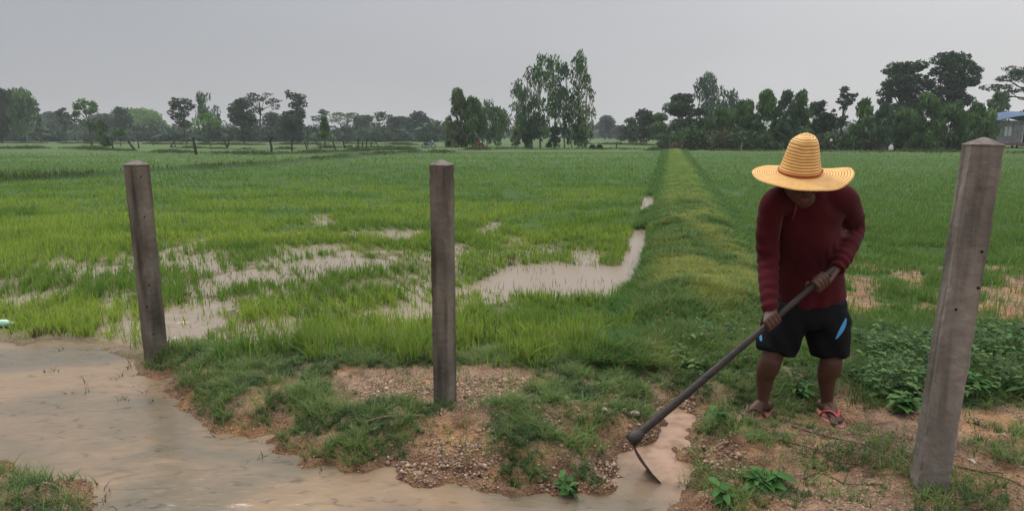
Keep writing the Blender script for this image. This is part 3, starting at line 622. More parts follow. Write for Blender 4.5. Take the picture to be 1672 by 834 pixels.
# far left to right: px, base row, top row, width, kind, palette, label
T = [
 (4,229,147,62,'round','dark','big dark round tree cut by the left edge of the view',150),
 (44,229,151,44,'euca','mid','light green slender-leaved tree beside the big dark tree at the left edge',150),
 (67,230,168,12,'cone','dark','thin dark upright tree right of the two leftmost crowns',160),
 (92,224,184,54,'round','haze','low greyish round tree far off behind the thin upright tree',230),
 (107,226,177,24,'clumpy','dark','small dark clumpy tree with a thin bare trunk, left of the leaning bright clumpy one',170),
 (150,238,161,46,'clumpy','mid','leaning double-stemmed tree with separate leaf clumps beside the leftmost fence stakes',None),
 (170,240,196,20,'feather','mid','short leafy shrub tangled at the foot of the leaning clumpy tree',None),
 (172,223,187,46,'round','haze','grey-green tree far behind the leaning clumpy tree',240),
 (200,223,176,40,'round','dark','dark tree peeping over the left shoulder of the broad domed tree',190),
 (228,229,180,84,'round','bright','broad low domed bright green tree behind the leaning fence stakes',None),
 (255,229,196,40,'round','mid','dim green bush-like tree at the right flank of the broad domed tree',None),
 (198,240,207,22,'umbrella','mid','tiny umbrella-shaped sapling on a thin trunk before the broad domed tree',None),
 (305,224,158,46,'clumpy','dark','dark many-clumped tree on a bare forked trunk, tallest left of the tiered green tree',140),
 (343,224,153,32,'euca','blue','wispy open-topped tree rising behind the flat tiered green tree',150),
 (343,237,182,56,'umbrella','bright','small tree with a flat bright green tiered crown on a thin trunk',None),
 (356,224,196,30,'round','haze','blurred grey-green tree just right of the flat tiered tree',210),
 (295,223,196,26,'umbrella','haze','faint flat-topped tree in the distance left of the bare forked trunk',260),
 (398,224,163,44,'round','dark','dark rounded tree pressed against the tall open umbrella tree',150),
 (425,233,141,68,'umbrella','dark','tall open umbrella-crowned tree with a dark curved trunk, tallest on the left side',None),
 (447,225,186,46,'round','haze','low dim tree under the right side of the tall umbrella tree',190),
 (487,225,148,44,'clumpy','dark','tall dark column-like tree with blocky leaf clumps, right of the tall umbrella tree',150),
 (478,225,182,42,'round','dark','rounded dark bush-like tree at the foot of the tall dark column-like tree',148),
 (527,224,174,36,'umbrella','haze','thin open tree just behind the small cone-shaped tree by the stakes',190),
 (532,243,190,28,'cone','mid','small cone-shaped leafy tree standing among the fence stakes',None),
 (568,229,177,56,'umbrella','olive','open flat tree with a yellowish top and pale forked branches',None),
 (594,223,190,40,'round','haze','low dark far tree between the two flat-topped trees',230),
 (624,233,179,58,'umbrella','dark','flat-topped spreading tree on a leaning dark trunk',None),
 (652,223,192,50,'round','dark','low dark tree behind the leaning flat-topped tree',215),
 (686,223,184,46,'round','dark','squarish dark dense tree standing alone above the blue motorbike',200),
 (714,222,197,22,'round','haze','small faded tree in the haze left of the willowy clump',330),
 (729,222,204,14,'round','haze','tiny faded tree in the haze touching the willowy clump',380),
 (748,241,146,36,'feather','olive','tall drooping willowy tree with an arched top, leftmost by the red tiller',None),
 (772,241,158,44,'feather','mid','dense willowy tree in the middle of the clump by the red tiller',None),
 (796,238,163,26,'euca','blue','slim grey-green tree between the willowy clump and the tall grove',100),
 (815,236,178,34,'euca','mid','rounded loose-leaved tree touching the tall grove from the left',105),
 (846,241,134,30,'euca','mid','leftmost eucalyptus of the tall grove, shorter and leaning out',None),
 (858,243,112,26,'euca','blue','eucalyptus of the tall grove with thin drooping grey twigs, second from the left',None),
 (882,243,86,34,'euca','mid','eucalyptus with a full green top, tallest on the left half of the grove',None),
 (904,242,93,36,'euca','mid','eucalyptus with a broad green top in the middle of the tall grove',None),
 (922,243,104,28,'euca','blue','thin-leaved eucalyptus right of the middle of the tall grove',None),
 (945,243,84,30,'euca','mid','tallest eucalyptus of the grove, near its right side',None),
 (957,242,126,26,'euca','olive','rightmost eucalyptus of the tall grove with ragged lower leaves',None),
 (934,244,150,26,'euca','dark','short eucalyptus filling the grove below the tallest one',None),
 (870,244,160,30,'euca','dark','short dark eucalyptus filling the grove below the left tops',None),
 (842,244,205,22,'bush','olive','dull green bush at the left foot of the tall grove',None),
 (862,244,214,22,'bush','dark','dark bush at the foot of the grove, second from its left end',None),
 (905,244,206,30,'bush','dark','dark thicket between the grove trunks in the middle',None),
 (950,244,206,28,'bush','mid','grey-green thicket at the right foot of the tall grove',None),
 (988,224,190,34,'round','haze','faded round tree in the gap right of the tall grove',260),
 (1008,224,206,26,'round','haze','low faded shrub in the gap before the dark tree row',250),
 (1028,226,194,34,'round','dark','small dark round tree starting the right tree row',150),
 (1050,230,181,48,'round','dark','dark round tree second in the right tree row',125),
 (1078,233,186,36,'round','mid','dull round tree between the two largest dark ones of the right row',115),
 (1110,236,155,58,'round','dark','large dark round tree left of the airy tree in the right row',105),
 (1160,232,124,54,'euca','haze','tall airy see-through tree rising behind the right row',125),
 (1192,232,150,32,'euca','haze','smaller airy tree just right of the tall see-through one',120),
 (1140,241,178,44,'round','dark','shadowy tree in front of the airy tree',None),
 (1176,243,176,56,'feather','mid','soft willowy tree left of the straw hat, nearest the bund end',None),
 (1212,244,166,54,'feather','mid','soft willowy tree just left of the straw hat',None),
 (1246,245,150,48,'feather','mid','willowy tree with a knobbly top above the straw hat brim',None),
 (1278,245,150,38,'feather','blue','willowy tree with a pointed top behind the left of the straw hat',None),
 (1302,245,146,38,'feather','mid','taller pointed willowy tree right behind the straw hat crown',None),
 (1332,244,166,40,'round','dark','dark tree right of the pointed willowy trees',85),
 (1372,243,141,44,'clumpy','dark','dark clumpy tree with a knob on top, between hat and the two giant trees',88),
 (1345,245,186,46,'round','dark','low dark tree beside the straw hat on the right',None),
 (1405,246,163,36,'feather','mid','pointed green tree right of the knob-topped dark tree',None),
 (1436,246,166,40,'feather','blue','green tree with two small points before the giant trees',None),
 (1466,238,101,74,'clumpy','dark','dark giant tree with a ragged left side reaching out',100),
 (1538,238,86,88,'clumpy','dark','tallest dark giant tree with a dense squarish crown',98),
 (1470,246,176,44,'feather','mid','green bushy tree in front of the ragged giant tree',None),
 (1508,247,152,50,'feather','mid','light green bushy tree in front of the tallest giant tree',None),
 (1548,247,168,52,'feather','mid','green bushy tree left of the leaning post top',None),
 (1592,246,172,56,'feather','mid','green bushy tree behind the leaning post top',None),
 (1622,243,152,40,'round','mid','loose tree behind the blue-roofed hut',95),
 (1668,240,84,120,'umbrella','dark','open spreading tree cut by the right edge above the blue-roofed hut',100),
 (1690,240,98,70,'clumpy','dark','dense tree mostly outside the right edge of the view',104)]
for (a, b_, c, d, k, p, lab, D) in T:
    kw = {}
    if a == 150: kw = dict(lean=-.05)
    if a == 425: kw = dict(lean=.03)
    if a == 624: kw = dict(lean=.14, dens=1.1)
    if a == 305: kw = dict(lean=-.05)
    if a in (1466, 1538): kw = dict(dens=3.2)
    if a == 487: kw = dict(dens=1.4)
    if a == 4: kw = dict(dens=1.5)
    if a == 1668: kw = dict(dens=1.6)
    grp = 'tall eucalyptus grove' if k == 'euca' and 840 < a < 960 else 'trees along the field edge'
    if k == 'bush': grp = 'thickets under the grove'
    if a == 343 and b_ == 224: a = 341
    if a == 624: a = 613
    tree(a, b_, c, d, k, p, lab, D, group=grp, cat='bush' if k == 'bush' else 'tree', **kw)
# far-off wood along the horizon, one mass
cs, rr, ct = [], [], []
for k in range(520):
    a = rng.random()*2 - 1; D = 330 + rng.random()*260; X = a*D*1.35; hh = (5 + 7*rng.random())*(.7 + .6*vnoise(np.array([X*.012]), np.array([3.]), 5)[0])
    cs.append((X, D, hh*.45)); rr.append((5 + 7*rng.random(), 5, hh*.6)); ct.append(120)
for k in range(240):
    px = -150 + rng.random()*880; D = 175 + rng.random()*120; X = U(px, 222, D)[0]; hh = (2.2 + 4.2*rng.random())*(.55 + .8*vnoise(np.array([X*.03]), np.array([8.]), 5)[0])
    cs.append((X, D, hh*.45)); rr.append((3 + 3.5*rng.random(), 3, hh*.6)); ct.append(100)
V, q, C = leaves(cs, rr, ct, .95, GREENS['dark'] + GREENS['haze'], hollow=.2); V[:, 2] = np.maximum(V[:, 2], .1)
tag(link('far_wood', mesh('far_wood', V, q, M_leaf, cols=C)), 'hazy far-off wood running along the horizon', 'wood', kind='stuff')
# dark undergrowth under the right tree row
cs, rr, ct = [], [], []
for k in range(230):
    px = 1085 + rng.random()*505; D = 72 + rng.random()*16; p = U(px, 240, D); hh = .9 + 1.9*rng.random()**1.6
    cs.append((p[0], D, hh*.4)); rr.append((1.3, 1.0, hh*.6)); ct.append(150)
V, q, C = leaves(cs, rr, ct, .20, [(.045,.08,.03),(.06,.10,.036),(.08,.075,.045),(.05,.10,.035)]); V[:, 2] = np.maximum(V[:, 2], .03)
tag(link('undergrowth', mesh('undergrowth', V, q, M_leaf, cols=C)), 'dark tangled undergrowth below the tree row on the right', 'undergrowth', kind='stuff')

# ---------------------------------------------------------------- haze
mb = MB(); mb.box((0, 300, 14.5), (2600, 1500, 33)); m = bpy.data.materials.new('haze'); m.use_nodes = True; t = m.node_tree; t.nodes.remove(t.nodes['Principled BSDF'])
pv = N(t, 'ShaderNodeVolumePrincipled'); pv.inputs['Color'].default_value = (.93,.95,1,1); pv.inputs['Density'].default_value = .0005; pv.inputs['Anisotropy'].default_value = 0.0
t.links.new(pv.outputs[0], t.nodes['Material Output'].inputs['Volume'])
HAZE = mb.build('haze', m); tag(HAZE, kind='stuff'); tag(HAZE, 'thin grey haze in the damp air', 'haze')
# ---------------------------------------------------------------- concrete fence posts
def concrete(name, c1, c2, dark):
    m = bpy.data.materials.new(name); m.use_nodes = True; t = m.node_tree; b = t.nodes['Principled BSDF']; b.inputs['Roughness'].default_value = .88; b.inputs['Specular IOR Level'].default_value = .2
    co = N(t, 'ShaderNodeTexCoord')
    a = ramp(t, noise(t, co, 8, 8, (1, 1, .5)).outputs[0], [(.3, c1), (.7, c2)])
    st = noise(t, co, 14, 6, (1, 1, .10), 3.3); s2 = ramp(t, st.outputs[0], [(.36, (dark,)*3), (.52, (1,)*3), (.75, (1.12,)*3)])
    k = N(t, 'ShaderNodeMix', data_type='RGBA', blend_type='MULTIPLY'); k.inputs[0].default_value = .85; t.links.new(a.outputs[0], k.inputs[6]); t.links.new(s2.outputs[0], k.inputs[7])
    v = N(t, 'ShaderNodeTexVoronoi'); v.inputs['Scale'].default_value = 30; t.links.new(co.outputs['Object'], v.inputs[0])
    vr = ramp(t, v.outputs['Distance'], [(.03, (.25,)*3), (.09, (1,)*3)]); nn = noise(t, co, 7, 2); nr = ramp(t, nn.outputs[0], [(.55,(0,0,0)), (.62,(1,1,1))])
    k2 = N(t, 'ShaderNodeMix', data_type='RGBA', blend_type='MULTIPLY'); t.links.new(nr.outputs[0], k2.inputs[0]); t.links.new(k.outputs[2], k2.inputs[6]); t.links.new(vr.outputs[0], k2.inputs[7])
    t.links.new(k2.outputs[2], b.inputs['Base Color'])
    bp = N(t, 'ShaderNodeBump'); bp.inputs['Strength'].default_value = .9; bp.inputs['Distance'].default_value = .010
    t.links.new(noise(t, co, 26, 9).outputs[0], bp.inputs['Height']); t.links.new(bp.outputs[0], b.inputs['Normal']); return m
M_con = concrete('brown_concrete', (.085,.072,.058), (.19,.163,.13), .42); M_con2 = concrete('grey_concrete', (.115,.10,.085), (.265,.235,.20), .45)
M_black0 = mat('hole_shade', (.012,.010,.009), .9, .1)  # near-black that stands in for the shade inside the holes
M_cap = mat('cap_concrete', (.17,.145,.13), .9, .2, .3, 25, .5, 60)
def post(bpx, bpy, tpx, tpy, w_, rot, label, matr, zb, taper=1.0, edge=.004, holes=()):
    if zb is None:
        zb = .05
        for _ in range(8): g_ = G(bpx, bpy, zb); zb = H(g_[0], g_[1] + .03) - .004
    Y = (zb - CAMH)/ray(bpx, bpy)[2]*ray(bpx, bpy)[1]; b0 = U(bpx, bpy, Y); tp = U(tpx, tpy, Y)
    # root under the ground, apex at the top: the axis follows both ends seen
    ax = tp - b0; L = np.linalg.norm(ax); ax /= L
    root = empty('fence_post', tuple(b0), label, 'post', 'square concrete fence posts')
    Mx = Matrix(((math.cos(rot), -math.sin(rot), 0), (math.sin(rot), math.cos(rot), 0), (0, 0, 1)))
    q = Vector((0, 0, 1)).rotation_difference(Vector(ax)).to_matrix(); Mx = q @ Mx
    rs = np.random.default_rng(int(bpx)); h = w_/2; capH = .036*w_/.11; V = []; Fc = []; n = 70
    def ring(z, hh, e_):
        return [(-hh+e_,-hh),(hh-e_,-hh),(hh,-hh+e_),(hh,hh-e_),(hh-e_,hh),(-hh+e_,hh),(-hh,hh-e_),(-hh,-hh+e_)]
    for k in range(n+1):
        z = -.35 + (L - capH + .35)*k/n; hh = h*(1 + .010*math.sin(k*.35 + bpx) + rs.normal()*.0012)*(taper + (1-taper)*k/n); e_ = edge*(1 + .5*rs.random()) + (.007*rs.random() if rs.random() < .12 else 0)
        for (x, y) in ring(z, hh, e_): V.append(b0 + np.array(Mx @ Vector((x + rs.normal()*.0005, y + rs.normal()*.0005, z))))
    for k in range(n):
        for i in range(8): j = (i+1) % 8; Fc.append((k*8+i, k*8+j, (k+1)*8+j, (k+1)*8+i))
    Fc.append(tuple(range(8))[::-1]); Fc.append(tuple(n*8+i for i in range(8)))
    link('shaft', mesh('shaft', V, Fc, matr), root)
    for (hx, hy) in holes:
        best = None
        for nn in ((0,-1,0), (1,0,0), (-1,0,0)):
            nw = np.array(Mx @ Vector(nn)); d_ = ray(hx, hy); o_ = np.array([0,0,CAMH]); den = d_@nw
            if den > -1e-3: continue
            t_ = ((b0 + nw*h) - o_)@nw/den; p = o_ + d_*t_; loc = Mx.transposed() @ Vector(p - b0); q2 = [abs(loc[0]), abs(loc[1])]
            if max(q2) < h*1.08: best = (p, nw)
        if best:
            mb = MB(); mb.tube([best[0] - best[1]*.008, best[0] + best[1]*.0015], .0055, 9); mb.build('nail_hole_disc', M_black0, root)  # slightly raised black disc, the hole's inner shade put into its colour
    V = []; z0 = L - capH + .001
    for (z, hh) in ((z0, h*1.03), (z0+.006, h*1.05), (z0+capH*.97, h*.10)):
        for (x, y) in ring(z, hh, edge if hh > .02 else .002): V.append(b0 + np.array(Mx @ Vector((x, y, z))))
    Fc = [(k*8+i, k*8+(i+1) % 8, (k+1)*8+(i+1) % 8, (k+1)*8+i) for k in range(2) for i in range(8)] + [tuple(range(8))[::-1], tuple(16+i for i in range(8))]
    link('cap', mesh('cap', V, Fc, M_cap), root); return root
post(256, 590, 222, 261, .118, R(-33), 'brownish square concrete post standing at the edge of the muddy stream, leftmost of three', M_con, .0, holes=((230,289),(236,354),(243,466),(240,500),(250,545)))
post(727, 657, 721, 261, .1, R(-24), 'brown upright concrete post rising from the gravelly bank in the middle', M_con, None)
post(1515, 798, 1607, 224, .106, R(-17), 'large grey concrete post leaning to the right on the stony ground', M_con2, None, 1.06, holes=((1603,411),(1597,470),(1561,505)))

# ---------------------------------------------------------------- wooden stakes
def stake(tx, ty, bx, by, r, label, group='wooden stakes across the far field', fork=False, matr=None, D=None, arm=None):
    D = D or dist(by); b0 = U(bx, by, D); z = H(b0[0], D); b0[2] = min(b0[2], z + .05); tp = U(tx, ty, D)
    mb = MB(); k = np.array([rng.normal()*.02, 0, 0]); P = [b0 - np.array([0, 0, .3]), b0, (b0*2+tp)/3 + k, (b0+tp*2)/3 - k, tp]
    mb.tube(P, [r*1.1, r*1.05, r, r*.9, r*.8], 7)
    if fork: mb.tube([(b0+tp*3)/4, tp + np.array([.20, 0, .02])], [r*.7, r*.5], 6); 
    if arm is not None: e_ = U(arm[0], arm[1], D); mb.tube([tp if len(arm) < 3 else b0 + np.array([0,0,.12]), e_], [r*.8, r*.6], 6)
    root = mb.build('wooden_stake', matr or M_wood); return tag(root, label, 'stake', group)
SL = [
 (182.6,225,184.5,246,.07,'thin upright stake just right of the leaning double-stemmed tree'),
 (209,230,222,248,.12,'thick dark stake leaning far left, nearest under the broad domed tree'),
 (225,229,227,243,.08,'short upright stake right behind the thick leaning stake'),
 (244,227,251,238,.09,'stake leaning left below the right half of the domed tree'),
 (288,225,278,241,.10,'stake leaning right at the left end of a low rail'),
 (286,233,286,241,.08,'stumpy stake beside the right-leaning one on the low rail'),
 (315,225,321,253,.12,'tall dark stake on the small grassy rise, nearest of the left ones'),
 (340,231,345,239,.08,'short stub at the foot of the flat tiered tree'),
 (365,225,371,242,.09,'left arm stake of the V-shaped pair right of the tiered tree'),
 (375,226,371.5,242,.10,'right arm stake of the V-shaped pair right of the tiered tree'),
 (442,224,443,250,.11,'fork-topped thick stake right of the tall umbrella tree'),
 (476,229,477,248,.09,'straight stake standing alone right of the fork-topped one'),
 (497,231,502,245,.08,'stake leaning left, front one of two before the cone-shaped tree'),
 (500,223,503,240,.08,'stake leaning left, rear one of two before the cone-shaped tree'),
 (511,226,519,238,.11,'crooked stake joined to a fallen rail left of the cone-shaped tree'),
 (523,233,523,245,.06,'thin short stick close to the left of the cone-shaped tree'),
 (543,230,548,245,.09,'leaning stake just right of the cone-shaped tree'),
 (558,227,564,243,.10,'leaning stake with a white bag beside its top'),
 (575,241,575,246,.09,'tiny stub beside the lower white bag'),
 (585,226,585,245,.10,'tallest straight stake right of the white bags'),
 (592,231,592,242,.11,'short thick stake between two straight ones'),
 (599,226,598,244,.09,'straight stake, second tall one right of the white bags'),
 (607,231,605,243,.07,'slim stake leaning slightly right near the row end'),
 (612,228,618,241,.06,'last slim stake of the row leaning left under the leaning flat tree'),
 (1007,234,1006,244,.08,'lone stake on the pale strip right of the tall grove'),
 (1079,231,1071,246,.11,'crooked dark stake leaning right at the far end of the bund'),
 (1090,226,1090,246,.12,'upright dark stake at the far end of the bund'),
 (1117,233,1113,248,.10,'stake leaning right just beyond the bund end'),
 (1166,236,1165,248,.07,'short stake below the dark tree row, midway to the straw hat'),
 (1212,233,1209,249,.08,'pale stake below the willowy trees left of the straw hat')]
for s_ in SL:
    kw = dict(fork=(s_[0] == 442)); 
    if s_[0] == 1212: kw['matr'] = M_barkpale
    if s_[0] == 511: kw['arm'] = (543, 238, 1)
    if s_[0] == 288: kw['arm'] = (312, 242, 1)
    stake(*s_, **kw)
stake(1450,234,1447.5,247,.09,'dark stake left of the white sack under the giant trees', 'stakes by the white sack')
stake(1462,235,1457,247,.10,'dark stake right of the white sack leaning over it', 'stakes by the white sack')
# dark post with a white top behind the hat
D = 66; b0 = U(1356, 246, D); b0[2] = 0; root = empty('marker_post', tuple(b0), 'thick dark post with a small white top right of the straw hat', 'post')
mb = MB(); tp = U(1357, 231, D); mb.tube([b0 - (0,0,.2), b0, tp], [.11,.11,.10], 10); mb.build('shaft', M_wood, root)
M_white = mat('dull_white', (.55,.55,.53), .6, .3, .08, 5)
mb = MB(); mb.tube([tp + (0,0,.002), tp + (0,0,.16), tp + (0,0,.24)], [.125,.12,.05], 10); mb.build('top', M_white, root)
def sack(px, py, D, h, w_, label, name='white_bag'):
    b0 = U(px, py, D); b0[2] = max(b0[2], H(b0[0], D)); mb = MB(); rs = np.random.default_rng(int(px)); n = 12
    for k in range(1): pass
    V = []; prof = [(0,.8),(.15,1),(.5,.95),(.75,.7),(.88,.28),(.93,.25),(1,.5)]
    for (z, r) in prof:
        for i in range(n): q = i*6.283/n; rr_ = r*w_/2*(1 + rs.normal()*.10); V.append(b0 + np.array([math.cos(q)*rr_, math.sin(q)*rr_, z*h]))
    Fc = [(k*n+i, k*n+(i+1) % n, (k+1)*n+(i+1) % n, (k+1)*n+i) for k in range(len(prof)-1) for i in range(n)] + [tuple(range(n))[::-1], tuple((len(prof)-1)*n+i for i in range(n))]
    return tag(link(name, mesh(name, V, Fc, M_white, smooth=True)), label, 'bag')
sack(1454.5, 246, 67, .68, .42, 'white sack standing between two dark stakes under the giant trees')
sack(558.5, 236, dist(243), .32, .16, 'small white bag by the top of a leaning stake in the far field')
sack(578, 241, dist(243.5), .36, .18, 'small white bag beside the tiny stub in the far field')
# two unidentified black lumps by the grove, shaped as plain mounds
for (px, py, lab) in ((967, 244, 'black lump on the ground at the right foot of the grove, left of two'), (979, 244, 'black lump on the ground right of its twin beside the grove')):
    b0 = G(px, py); rs = np.random.default_rng(int(px)); mb = MB(); mb.ball((b0[0], b0[1], .22), (.40,.35,.36), n=14, m=9)
    V = np.array(mb.v); V += rs.normal(size=V.shape)*.025; mb.v = [tuple(v) for v in V]
    tag(mb.build('dark_mound', mat('mound_black', (.012,.011,.010), .9, .1, .3, 4)), lab, 'mound', 'black lumps by the grove')
M_slate = mat('slatemetal', (.10,.10,.10), .6, .3); M_black = mat('black_rubber', (.014,.014,.015), .7, .3)
M_steel = mat('dull_steel', (.30,.30,.30), .45, .5, .15, 8, metal=.7)
# ---------------------------------------------------------------- motorbike
def wheel(parent, c, r, wd, name='wheel'):
    mb = MB(); n = 22; c = np.array(c, float); P = [c + np.array([math.cos(i*6.2832/n)*r, 0, math.sin(i*6.2832/n)*r]) for i in range(n+1)]
    mb.tube(P, wd, 8, cap=False); w_ = mb.build(name, M_black, parent)
    mb = MB(); mb.tube([c - (0,.03,0), c + (0,.03,0)], .035, 8)
    for i in range(8): q = i*.785; mb.tube([c, c + np.array([math.cos(q)*r*.93, 0, math.sin(q)*r*.93])], .006, 4)
    mb.build('spokes', M_steel, w_)
D = dist(242.5); b0 = U(700, 242.5, D); b0[2] = H(b0[0], D); root = empty('motorbike', tuple(b0), 'small blue motorbike parked in the far grass left of the willowy clump', 'motorbike')
o = np.array(b0); M_blue = mat('blue_paint', (.025,.045,.12), .35, .5, .15, 3)
wheel(root, o + (-.60,0,.29), .27, .045); wheel(root, o + (.62,0,.29), .27, .045)
mb = MB(); mb.tube([o+(-.55,0,.42), o+(-.2,0,.45), o+(.1,0,.42), o+(.32,0,.78), o+(.40,0,.95)], [.06,.12,.11,.10,.06], 8, ry=[.06,.1,.09,.08,.05]); mb.tube([o+(.36,0,.85), o+(.62,0,.29)], [.03,.025], 6)
mb.tube([o+(-.62,0,.66), o+(-.25,0,.58), o+(.05,0,.50)], [.05,.13,.08], 8); mb.tube([o+(.42,0,.58), o+(.62,0,.62), o+(.82,0,.50)], [.05,.07,.04], 6); mb.build('body', M_blue, root, True)
mb = MB(); mb.tube([o+(-.68,0,.78), o+(-.3,0,.80), o+(.02,0,.74)], [.05,.13,.08], 10, ry=[.03,.05,.04]); mb.build('seat', M_black, root, True)
mb = MB(); mb.tube([o+(.38,-.30,1.03), o+(.42,0,.98), o+(.38,.30,1.03)], .018, 6); mb.build('handlebar', M_steel, root)
mb = MB(); mb.ball(o+(.50,0,.93), (.09,.10,.09)); mb.build('headlight', M_white, root, True)
mb = MB(); mb.box(o+(-.03,0,.30), (.34,.20,.22)); mb.tube([o+(.05,-.12,.2), o+(-.75,-.14,.27)], [.03,.045], 8); mb.build('engine', M_steel, root)
for sgn in (-1, 1): mb = MB(); mb.tube([o+(.36,sgn*.24,1.03), o+(.34,sgn*.27,1.20)], .009, 5); mb.ball(o+(.34,sgn*.27,1.23), (.02,.06,.04)); mb.build('mirror', M_black, root)
# ---------------------------------------------------------------- red walking tractor
D = dist(243); b0 = U(786, 243, D); b0[2] = H(b0[0], D); root = empty('walking_tractor', tuple(b0), 'red two-wheeled walking tractor with long handles beside the willowy clump', 'tractor')
o = np.array(b0); M_red = mat('red_paint', (.30,.03,.02), .5, .4, .3, 4)
for sgn in (-1, 1): wheel(root, o+(.0,sgn*.38,.33), .31, .055)
mb = MB(); mb.box(o+(-.22,0,.58), (.62,.36,.34)); mb.box(o+(-.50,0,.46), (.16,.30,.24)); mb.tube([o+(-.2,0,.75), o+(-.2,0,.9)], [.10,.08], 8); mb.build('engine', M_red, root)
mb = MB(); mb.box(o+(.12,0,.42), (.30,.26,.34)); mb.tube([o+(0,-.38,.33), o+(0,.38,.33)], .03, 8); mb.build('gearbox', M_red, root)
mb = MB()
for sgn in (-1, 1): mb.tube([o+(.2,sgn*.10,.5), o+(.9,sgn*.22,.60), o+(1.55,sgn*.30,.82), o+(1.9,sgn*.31,.80)], .022, 6)
mb.tube([o+(.9,-.22,.6), o+(.9,.22,.6)], .018, 6); mb.build('handles', M_black, root)
mb = MB(); mb.tube([o+(-.36,0,.76), o+(-.36,0,1.02)], .03, 8); mb.build('exhaust', M_black, root); mb = MB(); mb.ball(o+(-.05,0,.84), (.13,.12,.12)); mb.build('fuel_tank', M_white, root)
# ---------------------------------------------------------------- hut
D = 84; M_board = mat('grey_boards', (.20,.20,.20), .9, .15, .3, 3, .4, 8); M_roof = mat('blue_sheet', (.035,.085,.17), .55, .4, .35, 1.2); M_dark = mat('inside_shade', (.03,.024,.022), .9, .1); M_shut = mat('pale_shutter', (.42,.44,.44), .7, .2, .12, 3)
c0 = U(1630, 236, D); X0 = c0[0]; root = empty('hut', (X0, D, 0), 'grey boarded hut with a blue sheet roof at the right edge of the view', 'hut'); wallh = 3.55
mb = MB(); zf = .75
n = 13
for k in range(n):
    zz = zf + (wallh-zf)*(k+.5)/n; mb.box((X0+1.45, D-.02*(k % 2), zz), (2.9, .09, (wallh-zf)/n*.95))
    mb.box((X0+.02*(k % 2), D+2.5, zz), (.08, 4.9, (wallh-zf)/n*.95)); 
mb.box((X0+4.9, D, zf+(wallh-zf)/2), (2.0,.08,wallh-zf)); mb.box((X0+3.4, D, wallh-.25), (1.1,.08,.5)); mb.box((X0+5.9, D+2.5, zf+(wallh-zf)/2), (.08,5,wallh-zf)); mb.box((X0+2.95,D+5,zf+(wallh-zf)/2),(5.9,.08,wallh-zf)); mb.build('wall', M_board, root)
mb = MB(); mb.box((X0+2.95, D+2.4, .60), (6.4,5.6,.28)); 
for px_ in (0, 2, 4, 6):
    for y_ in (.2, 4.6): mb.box((X0+px_, D+y_, .2), (.22,.22,.55))
mb.build('floor_platform', mat('faded_red_boards', (.17,.10,.085), .9, .1, .3, 3), root)
mb = MB(); mb.box((X0+3.38, D+.12, zf+1.2), (.86,.05,2.35)); dr = mb.build('doorway_shade', M_dark, root)  # dark panel across the open doorway, interior shade put into its colour
for dx in (-.47, .47):
    mb = MB(); mb.box((X0+3.38+dx, D-.03, zf+1.15), (.09,.14,2.3)); mb.build('door_frame', M_shut, dr)
mb = MB(); mb.box((X0+.95, D-.05, zf+1.45), (.95,.06,1.15)); wn = mb.build('window', M_shut, root)
mb = MB()
for dx in (-.50, 0, .50): mb.box((X0+.95+dx, D-.10, zf+1.45), (.06,.06,1.25))
for dz in (-.62, .62): mb.box((X0+.95, D-.103, zf+1.45+dz), (1.06,.05,.07))
mb.build('frame', M_board, wn)
mb = MB(); V = []; nseg = 40
for k in range(nseg+1):
    xx = -1.0 + 8.2*k/nseg; cv = .62*math.sin(math.pi*min(1, max(0, (xx+1)/8.2)))
    for (yy, dz) in ((-1.0, 0), (2.5, .55), (6, 0)): V.append((X0+xx, D+yy, wallh+.05+cv+dz+.025*(k % 2)))
nV = len(V); V += [(x, y, z-.05) for x, y, z in V]; Fc = []
for k in range(nseg):
    for j in range(2): a = k*3+j; Fc += [(a, a+3, a+4, a+1), (a+nV, a+1+nV, a+4+nV, a+3+nV)]
    Fc += [(k*3, k*3+nV, k*3+3+nV, k*3+3), (k*3+2, k*3+5, k*3+5+nV, k*3+2+nV)]
mb.add(V, Fc); mb.build('roof', M_roof, root)

# ---------------------------------------------------------------- things lying on the ground
M_stick = mat('dry_stick', (.16,.115,.08), .9, .1, .4, 12, .4, 60)
def strand(pts, r, name, label, cat, matr, lift=.012, group=None, branches=()):
    mb = MB()
    def run(L, r):
        P = [G(a, b_, .06) for a, b_ in L]; P = crom([(p[0], p[1], H(p[0], p[1]) + lift) for p in P], 5)
        for p in P: p[2] = max(p[2], H(p[0], p[1]) + r*.6)
        n_ = len(P); mb.tube(P, [r*(1 - .6*i/n_) for i in range(n_)], 6)
    run(pts, r)
    for b_ in branches: run(b_, r*.6)
    return tag(mb.build(name, matr, None, True), label, cat, group)
strand([(596,707),(625,704),(662,701),(694,697)], .008, 'stick', 'dry straight stick lying on the grassy bank left of the middle post', 'stick', M_stick, .022)
M_vine = mat('dry_vine', (.10,.068,.045), .9, .1, .4, 12)
for pts, br, lab in (
 ([(1290,712),(1330,722),(1370,742),(1420,762),(1470,790),(1480,815)], [[(1345,728),(1352,750),(1345,765)], [(1420,762),(1400,785),(1372,790)]], 'longest dry creeping vine running across the bare soil below the sandal'),
 ([(1270,735),(1320,752),(1360,778),(1400,786)], [[(1330,757),(1318,775),(1310,800)], [(1360,778),(1370,745)]], 'dry branching vine on the soil left of the longest one'),
 ([(1310,800),(1340,790),(1375,808),(1440,824)], [[(1375,808),(1385,790)]], 'dry vine close to the lower edge between the weed and the leaning post'),
 ([(1560,795),(1600,802),(1640,816),(1672,832)], [[(1600,802),(1640,806)]], 'thin dry vine right of the foot of the leaning post')):
    strand(pts, .0042, 'dry_vine', lab, 'vine', M_vine, .008, 'dry creeping vines on the soil', br)
